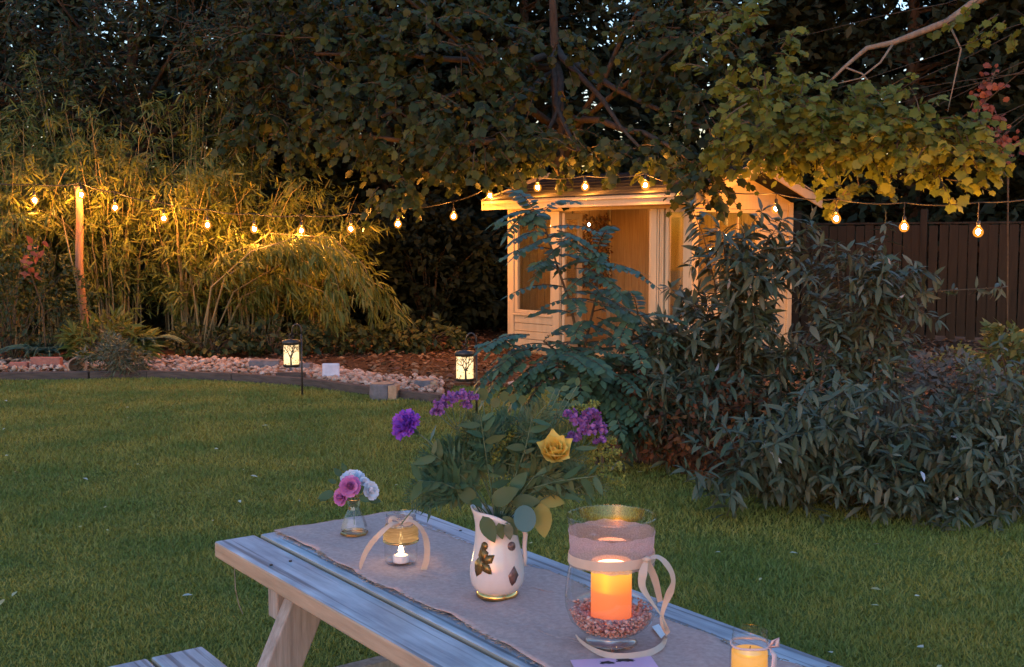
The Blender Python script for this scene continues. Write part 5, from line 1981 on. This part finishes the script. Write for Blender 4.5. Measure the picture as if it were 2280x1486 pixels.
# purple carnation
def carnation_head(m, o, axis, R):
    axis = Vector(axis).normalized()
    ref = axis.orthogonal().normalized()
    bi = axis.cross(ref)
    for k in range(46):
        a = k * 2.399
        f = (k / 46) ** .6
        rad = ref * math.cos(a) + bi * math.sin(a)
        petal(m, Vector(o), axis, rad, R * U(1.0, 1.25), R * .62, .1 + 1.0 * f, .25 + 1.35 * f, .1, 0, R * .13, 4, 5)


c = vpt(903, 945, -.02)
t = thing('carnation', 'purple carnation leaning out on a long stem from the porcelain vase', 'flower', VN)
m = MB()
ax = Vector((-.55, -.55, .55)).normalized()
carnation_head(m, c - ax * .012, ax, .031)
m.build('petals', 'purple', t, True, True)
MB().tube([c - ax * .042, c - ax * .034, c - ax * .016, c - ax * .006], [.003, .006, .0085, .010], 10).build('calyx', 'fern', t, True, True)
tip = c - ax * .040
stem_tube('stem', [VN + Vector((-.01, 0, -.08)), VN + Vector((-.02, 0, 0)), vpt(1000, 1032, -.01), vpt(958, 985, -.015), tip], .0019, t, 'green_stem')
lv = Leaves()
for (x, y, dx, dz) in [(1000, 1032, -1, .45), (1000, 1035, -.9, .2), (957, 984, .3, .8), (1030, 1070, -.5, -1)]:
    lv.add(vpt(x, y, -.01), (dx, -.1, dz), (0, -1, .3), .04)
lv.build('leaves', 'needle', 'blue_leaf', t, None)


# purple statice clusters
def statice(label, centre, spots, seed):
    t = thing('statice_sprig', label, 'flower', VN)
    m, sm = MB(), MB()
    for (x, y, dd, R) in spots:
        c = vpt(x, y, dd)
        sm.tube([vpt(*centre), vpt(*centre).lerp(c, .6) + Vector((0, 0, -.004)), c], .0011, 4, False)
        for k in range(26):
            dn = rvec().normalized()
            dn.z = abs(dn.z) * .6 + dn.z * .4
            q = c + dn * R * U(.4, 1)
            rf = dn.orthogonal().normalized()
            for j in range(3):
                a = j * 2.09 + k
                petal(m, q, dn, rf * math.cos(a) + dn.cross(rf) * math.sin(a), R * .55, R * .5, .2, .9, .2, 0, R * .06, 2, 2)
    m.build('florets', 'mauve', t, True, True)
    sm.build('branchlets', 'green_stem', t, False, True)['kind'] = 'stuff'
    vstem(t, vpt(*centre))


statice('purple statice sprig standing behind the carnation', (1020, 960, .03), [(985, 905, .02, .016), (1003, 890, .03, .017), (1030, 884, .03, .015), (1052, 886, .03, .012), (1040, 905, .025, .012), (975, 920, .02, .013)], 1)
statice('purple statice sprig beside the yellow rose', (1290, 1010, .02), [(1290, 940, .02, .019), (1318, 935, .02, .019), (1332, 960, .015, .018), (1270, 925, .03, .013), (1278, 978, .01, .014), (1338, 985, .01, .013), (1305, 962, .01, .018)], 2)
# yellow rose
t = thing('yellow_rose', 'yellow rose with pointed petals in the porcelain vase', 'flower', VN)
c = vpt(1236, 1000, -.05)
m = MB()
ax = Vector((.05, -.70, .55)).normalized()
ref = Vector((0, 0, 1)) - ax * ax.z
ref.normalize()
bi = ax.cross(ref)
o = c - ax * .030
for (n, L, Wd, a0, a1, ph, pt_) in [(3, .046, .034, .12, -.25, .4, .2), (4, .052, .042, .25, -.10, .2, .4), (5, .058, .050, .42, .16, .55, .7), (5, .060, .052, .66, .44, .1, .85)]:
    for k in range(n):
        a = 2 * PI * k / n + ph
        petal(m, o, ax, ref * math.cos(a) + bi * math.sin(a), L, Wd, a0 + .25, a1 + .15, .25, pt_, .0008, 7, 6)
m.build('petals', 'yellow_petal', t, True, True)
cal = MB()
for k in range(5):
    a = k * 1.256 + .3
    petal(cal, o - ax * .003, ax, ref * math.cos(a) + bi * math.sin(a), .038, .009, 1.3, 1.75, .2, .9, 0, 5, 2)
cal.build('sepals', 'olive_leaf', t, True, True)
stem_tube('stem', [VN + Vector((.01, 0, -.08)), VN + Vector((.015, 0, 0)), vpt(1190, 1090, -.01), vpt(1225, 1035, -.02), o], .0021, t)


# goldenrod plumes
def goldenrod(label, tips):
    t = thing('goldenrod', label, 'flower', VN)
    lv, sm, fl_ = Leaves(), MB(), Leaves()
    for (x0, y0, x1, y1, dd) in tips:
        a, b = vpt(x0, y0, dd), vpt(x1, y1, dd)
        sm.tube([a, a.lerp(b, .5) + Vector((0, 0, .008)), b], .001, 4, False)
        for k in range(260):
            q = a.lerp(b, U(.1, 1)) + rvec(.0045) + Vector((0, 0, .003))
            fl_.add(q, rvec() + Vector((0, 0, .6)), rvec(), U(.0035, .007))
    sm.build('branchlets', 'green_stem', t, False, True)['kind'] = 'stuff'
    fl_.build('florets', 'round', 'goldenrod', t)
    vstem(t, vpt(tips[0][0], tips[0][1], tips[0][4]))


goldenrod('yellow-green goldenrod sprays leaning out beside the purple statice', [(1280, 1050, 1385, 1040, .02), (1300, 1060, 1390, 1078, .02), (1300, 1020, 1375, 1010, .03), (1310, 1000, 1365, 985, .03), (1270, 920, 1330, 905, .05), (1290, 1000, 1340, 960, .05)])
goldenrod('yellow-green goldenrod spray in the middle of the porcelain vase', [(1090, 1040, 1090, 960, .0), (1060, 1030, 1030, 970, .02), (1110, 1010, 1150, 950, .02), (1085, 1050, 1120, 985, .0)])


# feathery fronds
def frond(label, p0, p1, L, n, mat='fern', dd=0.0, w=.05, templ='needle'):
    t = thing('fern_frond', label, 'foliage', VN)
    a, b = vpt(p0[0], p0[1], dd), vpt(p1[0], p1[1], dd - .03)
    pts = [a.lerp(b, s) + Vector((0, 0, .03 * math.sin(PI * s))) for s in np.linspace(0, 1, 9)]
    stem_tube('stem', [VN + Vector((0, 0, -.08)), VN] + pts, .0012, t)
    lv = Leaves()
    for j in range(n):
        s = (j + .5) / n
        i = min(int(s * 8), 7)
        q = pts[i].lerp(pts[i + 1], s * 8 - i)
        tang = (pts[i + 1] - pts[i]).normalized()
        for sg in (-1, 1):
            sd = (Vector((0, 0, 1)) - tang * tang.z).normalized()
            base_d = sd * sg + tang * .8 + Vector((0, U(-.5, .2), 0))
            Lb = w * (1.1 - s) + .012
            lv.add(q, base_d, Vector((0, -1, .3)), Lb)
            for e in range(5):
                qq = q + base_d.normalized() * Lb * (e + 1) / 6
                lv.add(qq, base_d.normalized() + rvec(.55), Vector((0, -1, .3)) + rvec(.4), Lb * .42)
    lv.build('pinnae', templ, mat, t)


frond('feathery fern frond sweeping low towards the jam jar', (1040, 1100), (915, 1120), 1, 26, 'fern', -.02, .075)
frond('feathery fern frond reaching below the carnation', (1040, 1070), (930, 1045), 1, 24, 'fern', .0, .06)
frond('feathery fern frond arching through the middle of the bouquet', (1080, 1060), (1040, 935), 1, 22, 'olive_leaf', .02, .05)
frond('feathery fern frond behind the yellow rose', (1150, 1060), (1215, 905), 1, 24, 'olive_leaf', .05, .055)
frond('feathery fern frond hanging above the hurricane glass', (1190, 1090), (1350, 1095), 1, 22, 'olive_leaf', .03, .05)
frond('feathery fern frond in the centre back of the bouquet', (1110, 1060), (1130, 925), 1, 24, 'fern', .06, .055)
frond('feathery fern frond leaning towards the goldenrod', (1160, 1080), (1300, 1030), 1, 22, 'fern', .02, .06)
for (p0, p1, lab, mt, dd, w) in [((1060, 1080), (985, 1000), 'feathery fern frond filling in below the tall statice', 'fern', .03, .06), ((1120, 1070), (1180, 960), 'feathery fern frond between the goldenrod and the yellow rose', 'fern', .04, .06), ((1150, 1090), (1260, 1090), 'feathery fern frond low on the side of the hurricane glass', 'olive_leaf', .0, .055),
                                 ((1100, 1060), (1070, 960), 'feathery fern frond upright in the heart of the bouquet', 'fern', .0, .06), ((1170, 1070), (1290, 960), 'feathery fern frond rising behind the yellow rose', 'olive_leaf', .06, .055), ((1060, 1100), (960, 1090), 'feathery fern frond spread between the jam jar and porcelain vase', 'fern', -.01, .07)]:
    frond(lab, p0, p1, 1, 24, mt, dd, w)
t = thing('fern_tip', 'thin dark fern tips trailing in front of the jam jar', 'foliage', VN)
for (a, b, c2) in [((985, 1080), (915, 1140), (893, 1168)), ((990, 1085), (925, 1130), (905, 1152))]:
    stem_tube('stem', [vpt(*a, -.02), vpt(*b, -.03), vpt(*c2, -.03)], .0013, t)


def leafy(label, leaves, mat, templ, name='greenery'):
    t = thing(name, label, 'foliage', VN)
    for (x, y, dx, dz, s, dd, ny) in leaves:
        L1 = Leaves()
        L1.add(vpt(x, y, dd), (dx, -.15, dz), (0, -1, ny), s)
        L1.build('leaf', templ, mat, t, None)
        stem_tube('stem', [VN + Vector((0, 0, -.03)), VN.lerp(vpt(x, y, dd), .6), vpt(x, y, dd)], .0011, t)


leafy('broad dark leaves at the mouth of the porcelain vase', [(1075, 1150, .2, -.4, .06, -.045, .4), (1095, 1120, .3, .2, .07, -.04, .6), (1060, 1120, -.4, .4, .06, -.03, .5), (1120, 1150, .4, -.5, .05, -.04, .3), (1140, 1120, .8, .1, .06, -.03, .6), (1110, 1165, .2, -.8, .035, -.05, .2)], 'olive_leaf', 'leafhi')
leafy('drooping blue-green leaf over the rim of the porcelain vase', [(1165, 1125, .12, -1, .056, -.05, .2)], 'blue_leaf', 'round')
leafy('grey-green leaf hanging down the side of the porcelain vase', [(1130, 1165, .15, -1, .036, -.06, .1)], 'buddleia', 'leafhi')
leafy('yellowing leaf hanging beside the blue-green leaf', [(1203, 1120, .12, -1, .075, -.02, .2), (1195, 1110, .9, -.1, .06, -.01, .6)], 'olive_yellow', 'leafhi')
leafy('round eucalyptus leaves standing at the back of the bouquet', [(1075, 892, 0, 1, .028, .04, .1), (1122, 895, .05, 1, .024, .05, .1), (1140, 898, .1, 1, .020, .05, .1), (1162, 900, .1, 1, .02, .05, .1), (1095, 905, .6, .6, .024, .05, .3), (1075, 960, .5, .7, .035, .01, .3)], 'olive_leaf', 'round')
leafy('mid-green broad leaves in the middle of the bouquet', [(1150, 1040, .2, .9, .055, .01, .3), (1170, 1060, .5, .7, .05, .0, .4), (1120, 1060, -.3, .8, .05, .02, .4), (1200, 1080, .7, .4, .05, .0, .5), (1060, 1080, -.6, .5, .05, .0, .4), (1100, 1030, .1, .9, .05, .03, .3), (1220, 1050, .6, .6, .045, .02, .3), (1140, 1090, .4, .5, .05, -.02, .5)], 'fern', 'leafhi')
leafy('small rounded leaves on the tall sprig behind the purple statice', [(1235, 870, -.9, .3, .022, .06, .2), (1248, 868, .9, .3, .022, .06, .2), (1240, 885, -.9, .2, .024, .06, .2), (1258, 885, .9, .2, .024, .06, .2), (1252, 905, -.9, .1, .024, .06, .2), (1270, 900, .9, .2, .022, .06, .2), (1285, 860, .1, .9, .02, .06, .2)], 'fern', 'leafhi')
leafy('slim blue-green leaves rising from the porcelain vase', [(1045, 1110, -.05, 1, .085, -.02, .1), (1190, 1060, .8, .5, .06, -.03, .4), (1275, 1000, 1, .1, .055, -.02, .4), (1180, 1100, .7, .5, .05, -.02, .4), (1230, 1100, .9, -.1, .07, -.02, .6), (1250, 1070, .6, -.6, .05, -.01, .4), (1300, 1080, .5, -.7, .045, .0, .4)], 'fern', 'lance')

def sprig(label, path, size, n, mat, dd=0.0, templ='slimhi'):
    t = thing('leafy_sprig', label, 'foliage', VN)
    pts = [VN + Vector((0, 0, -.06)), VN] + [vpt(x, y, dd * (i + 1) / len(path)) for i, (x, y) in enumerate(path)]
    stem_tube('stem', pts, .0014, t)
    pts = pts[1:]
    m_ = len(pts) - 1
    for k in range(n):
        tt = (.25 + .75 * (k + .5) / n) * m_
        i = min(int(tt), m_ - 1)
        q = pts[i].lerp(pts[i + 1], tt - i)
        tang = (pts[i + 1] - pts[i]).normalized()
        sd = tang.cross(Vector((0, 1, .2))).normalized() * (1 if k % 2 else -1)
        L1 = Leaves()
        L1.add(q, sd * .9 + tang * .7 + rvec(.4) + Vector((0, 0, -.2)), Vector((0, -.7, .8)) + rvec(.6), size * U(.5, 1.05))
        L1.build('leaf', templ, mat if random.random() < .7 else random.choice(('fern', 'olive_leaf')), t, None)


sprig('dark leafy sprig spreading low towards the jam jar', [(1040, 1100), (985, 1075), (930, 1070)], .055, 13, 'fern', -.09)
sprig('dark leafy sprig below the purple carnation', [(1050, 1080), (1000, 1035), (960, 1010)], .05, 11, 'olive_leaf', -.06)
sprig('olive leafy sprig in the middle of the bouquet', [(1090, 1070), (1080, 1000), (1070, 930)], .05, 13, 'fern', -.05)
sprig('dark leafy sprig behind the yellow rose', [(1140, 1080), (1170, 1000), (1185, 930)], .05, 13, 'fern', -.03)
sprig('olive leafy sprig reaching over the hurricane glass', [(1170, 1090), (1250, 1070), (1330, 1060)], .05, 13, 'fern', -.06)
sprig('dark leafy sprig under the goldenrod sprays', [(1160, 1110), (1230, 1105), (1310, 1100)], .045, 11, 'fern', .03)
sprig('dark leafy sprig standing at the centre back', [(1110, 1060), (1125, 980), (1150, 910)], .04, 12, 'fern', .09)

# ------------------------------------------------------------------ hurricane glass with candle
hb = G(1360, 1436, TOP)
hg = thing('hurricane_glass', 'large footed glass hurricane with lace band and peach ribbon round a lit candle', 'candle holder', hb)
hp = [(0, .004), (.046, .003), (.050, .006), (.047, .012), (.036, .020), (.040, .026), (.060, .034), (.077, .050), (.0855, .074), (.087, .098), (.083, .130), (.0775, .160), (.0755, .185), (.077, .208), (.0805, .230), (.083, .246)]
MB().lathe(hp, 48).build('glass_body', 'glass', hg, True)
MB().lathe([(.0826, .2445), (.0842, .2455), (.0842, .2475), (.0826, .2480)], 48).build('glass_rim', 'glass', hg, True)


def hr(z):
    for (ra, za), (rb, zb) in zip(hp, hp[1:]):
        if za <= z <= zb:
            return ra + (rb - ra) * (z - za) / (zb - za)
    return hp[-1][0]


MB().lathe([(hr(z) + .0022 + .0004 * math.sin(z * 3000), z) for z in np.linspace(.158, .218, 14)], 64, fn=lambda a, r, z: (z + .0012 * math.sin(a * 16) + .0015 * math.sin(a * 5), r)).build('lace_band', 'lace', hg, True)
MB().lathe([(hr(z) + .0042, z) for z in np.linspace(.163, .180, 5)], 64, fn=lambda a, r, z: (z + .003 * math.sin(a + 2), r)).build('ribbon_band', 'ribbon', hg, True)
dH = hb.y


def hpx(x, y, dd):
    return P(x, y, dH + dd) - hb


knot = hpx(1440, 1246, -.075)
m = MB()
m.tube([knot + Vector((-.008, 0, -.001)), knot, knot + Vector((.008, -.001, .001))], [.003, .006, .003], 8)
m.build('ribbon_knot', 'ribbon', hg, True)
m = MB()                                   # loop standing out to the right
pts = [knot, hpx(1462, 1240, -.075), hpx(1480, 1252, -.07), hpx(1494, 1272, -.065), hpx(1499, 1295, -.065), hpx(1492, 1318, -.065), hpx(1482, 1342, -.06), hpx(1474, 1370, -.055), hpx(1478, 1392, -.05), hpx(1488, 1412, -.04)]
nr = [Vector((0, -.3, 1)), Vector((.2, -.4, .9)), Vector((.5, -.6, .6)), Vector((.8, -.5, .2)), Vector((.7, -.7, -.1)), Vector((.4, -.9, -.1)), Vector((-.2, -1, 0)), Vector((-.5, -.8, 0)), Vector((-.1, -1, .1)), Vector((.3, -.9, .2))]
m.ribbon(pts, [.005, .011, .015, .017, .013, .017, .010, .007, .012, .011], nr)
m.build('ribbon_loop', 'ribbon', hg, False, solid=.0004)
m = MB()                                   # tail falling in front and curling round the foot
z0 = .004
pts = [knot, hpx(1432, 1275, -.085), hpx(1430, 1305, -.09), hpx(1447, 1335, -.09), hpx(1468, 1365, -.085), hpx(1480, 1395, -.08)]
nr = [Vector((0, -1, .2)), Vector((0, -1, 0)), Vector((.4, -.9, 0)), Vector((.8, -.5, .2)), Vector((.9, -.3, 0)), Vector((.9, -.2, 0))]
tail_px = [(1483, 1418), (1474, 1438), (1450, 1453), (1415, 1461), (1375, 1463), (1340, 1456), (1308, 1440), (1290, 1425), (1282, 1414)]
for i, (x, y) in enumerate(tail_px):
    q = G(x, y, TOP + .006) - hb
    q.z = .0065
    pts.append(q)
    nr.append(Vector((.9 - .22 * i, -.6 - .1 * i, .9)).normalized())
m.ribbon(pts, [.005, .016, .014, .010, .006, .008, .007, .010, .012, .013, .013, .011, .007, .005, .002], nr)
m.build('ribbon_tail', 'ribbon', hg, False, solid=.0004)
m = MB()
m.ribbon([hpx(1440, 1250, -.06), hpx(1458, 1290, -.05), hpx(1470, 1340, -.04)], [.012, .014, .010], [Vector((.3, -1, 0))] * 3)
m.build('ribbon_tail', 'ribbon', hg, False, solid=.0004)
# candle inside
cd = thing('pillar_candle', 'glowing orange pillar candle inside the hurricane glass', 'candle', hb + Vector((.0, 0, .050)))
MB().lathe([(0, .0), (.0365, .0), (.038, .003), (.038, .108), (.0365, .1115), (.032, .1125), (.028, .105), (0, .103)], 40).build('wax', 'candle', cd, True)
MB().lathe([(0, .1075), (.012, .1070), (.0275, .1056)], 24).build('glowing_well', 'well', cd, True)
pp, ps = [], []
for k in range(1900):
    z = U(.028, .072)
    r = max(hr(z) - .006, .01) * math.sqrt(U(.1, 1))
    if z > .050:
        if r < .041:
            r = U(.0415, max(hr(z) - .005, .045))
        top_z = .056 + .018 * min(1, max(0, (r - .04) / .04))
        z = min(z, top_z)
    a = U(0, 2 * PI)
    pp.append((hb.x + r * math.cos(a), hb.y + r * math.sin(a), hb.z + z))
    ps.append(U(.0022, .0046))
ch = obj('decorative_chips', stones('decorative_chips', pp, ps, 'chips', .8))
tag(ch, 'reddish decorative stone chips round the candle in the hurricane glass', 'stone chips', kind='stuff')
# paper tag lying behind the glass
c4 = [G(x, y, TOP + .003) for x, y in ((1452, 1396), (1466, 1390), (1484, 1410), (1472, 1422))]
tg = MB().add(c4, [(0, 1, 2, 3)]).build('paper_tag', 'white_paper', solid=.0008)
tag(tg, 'small white paper tag lying by the foot of the hurricane glass', 'tag')

# pink card with dark print
cx_, cy_ = G(1270, 1470, TOP + .003), G(1440, 1462, TOP + .003)
c3 = G(1520, 1492, TOP + .003)
ex = (cy_ - cx_)
ex.z = 0
ed = Vector((ex.y, -ex.x, 0))
if ed.y > 0:
    ed = -ed
ed.normalize()
kd = thing('pink_card', 'pink printed card lying in front of the hurricane glass', 'card', cx_)
wd = ex.normalized()
m = MB()
m.add([Vector((0, 0, 0)), wd * .148, wd * .148 + ed * .105 + Vector((0, 0, .002)), ed * .105], [(0, 1, 2, 3)])
m.build('paper', 'card', kd, solid=.0006)
for (a, b, s) in [(.062, .022, .018), (.096, .014, .022)]:      # dark ornamental print
    m = MB()
    for (ox, oy, k) in ((0, 0, 1), (.5, .25, .45), (-.5, .2, .4)):
        N = 10
        c0 = wd * (a + ox * s) + ed * (b + oy * s) + Vector((0, 0, .0009))
        m.add([c0] + [c0 + (wd * math.cos(2 * PI * q / N) + ed * math.sin(2 * PI * q / N) * .55) * s * k * (.55 if q % 2 else .85) for q in range(N)], [(0, 1 + q, 1 + (q + 1) % N) for q in range(N)])
    m.build('printed_motif', 'card_ink', kd)

# small jar with yellow candle at the near end
j2 = G(1668, 1520, TOP)
jn = thing('candle_jar', 'small glass jar with yellow candle wax and a pink ribbon', 'jar', j2)
j2top = P(1672, 1430, j2.y).z - j2.z
h2 = .092
JR2 = .0335
MB().lathe([(0, .003), (.030, .002), (JR2, .008), (JR2, h2 * .55), (JR2 - .001, h2 * .66), (.0285, h2 * .76), (.0285, h2 * .8), (.031, h2 * .82), (.0285, h2 * .86), (.0305, h2 * .9), (.0285, h2 * .94), (.0295, h2)], 36).build('glass_body', 'glass', jn, True)
MB().lathe([(0, h2 * .62), (.027, h2 * .62), (JR2 - .003, h2 * .60), (JR2 - .003, .008), (0, .008)], 36).build('wax', 'lit_wax', jn, True)
MB().tube([(0, 0, h2 * .62), (.0008, 0, h2 * .70)], .0009, 5).build('wick', 'card_ink', jn)
m = MB()
m.tube([((.0318) * math.cos(a), .0318 * math.sin(a), h2 * .74 + .001 * math.sin(3 * a)) for a in np.linspace(0, 2 * PI, 30)], .0022, 6)
m.build('ribbon_band', 'pink_ribbon', jn, True)
rd2 = Vector((.85, -.5, 0)).normalized()
k2 = rd2 * .034 + Vector((0, 0, h2 * .74))
m = MB()
m.strip([k2, k2 + Vector((.006, -.004, .012)), k2 + Vector((.012, -.006, .016)), k2 + Vector((.012, -.006, .004)), k2], [.004, .010, .012, .010, .004], [Vector((.6, -.8, .2))] * 5)
m.strip([k2, k2 + Vector((.008, -.006, -.012)), k2 + Vector((.006, -.01, -.03)), k2 + Vector((.003, -.012, -.045))], [.004, .012, .013, .012], [Vector((.6, -.8, .2))] * 4)
m.build('ribbon_bow', 'pink_ribbon', jn, True, solid=.0006)
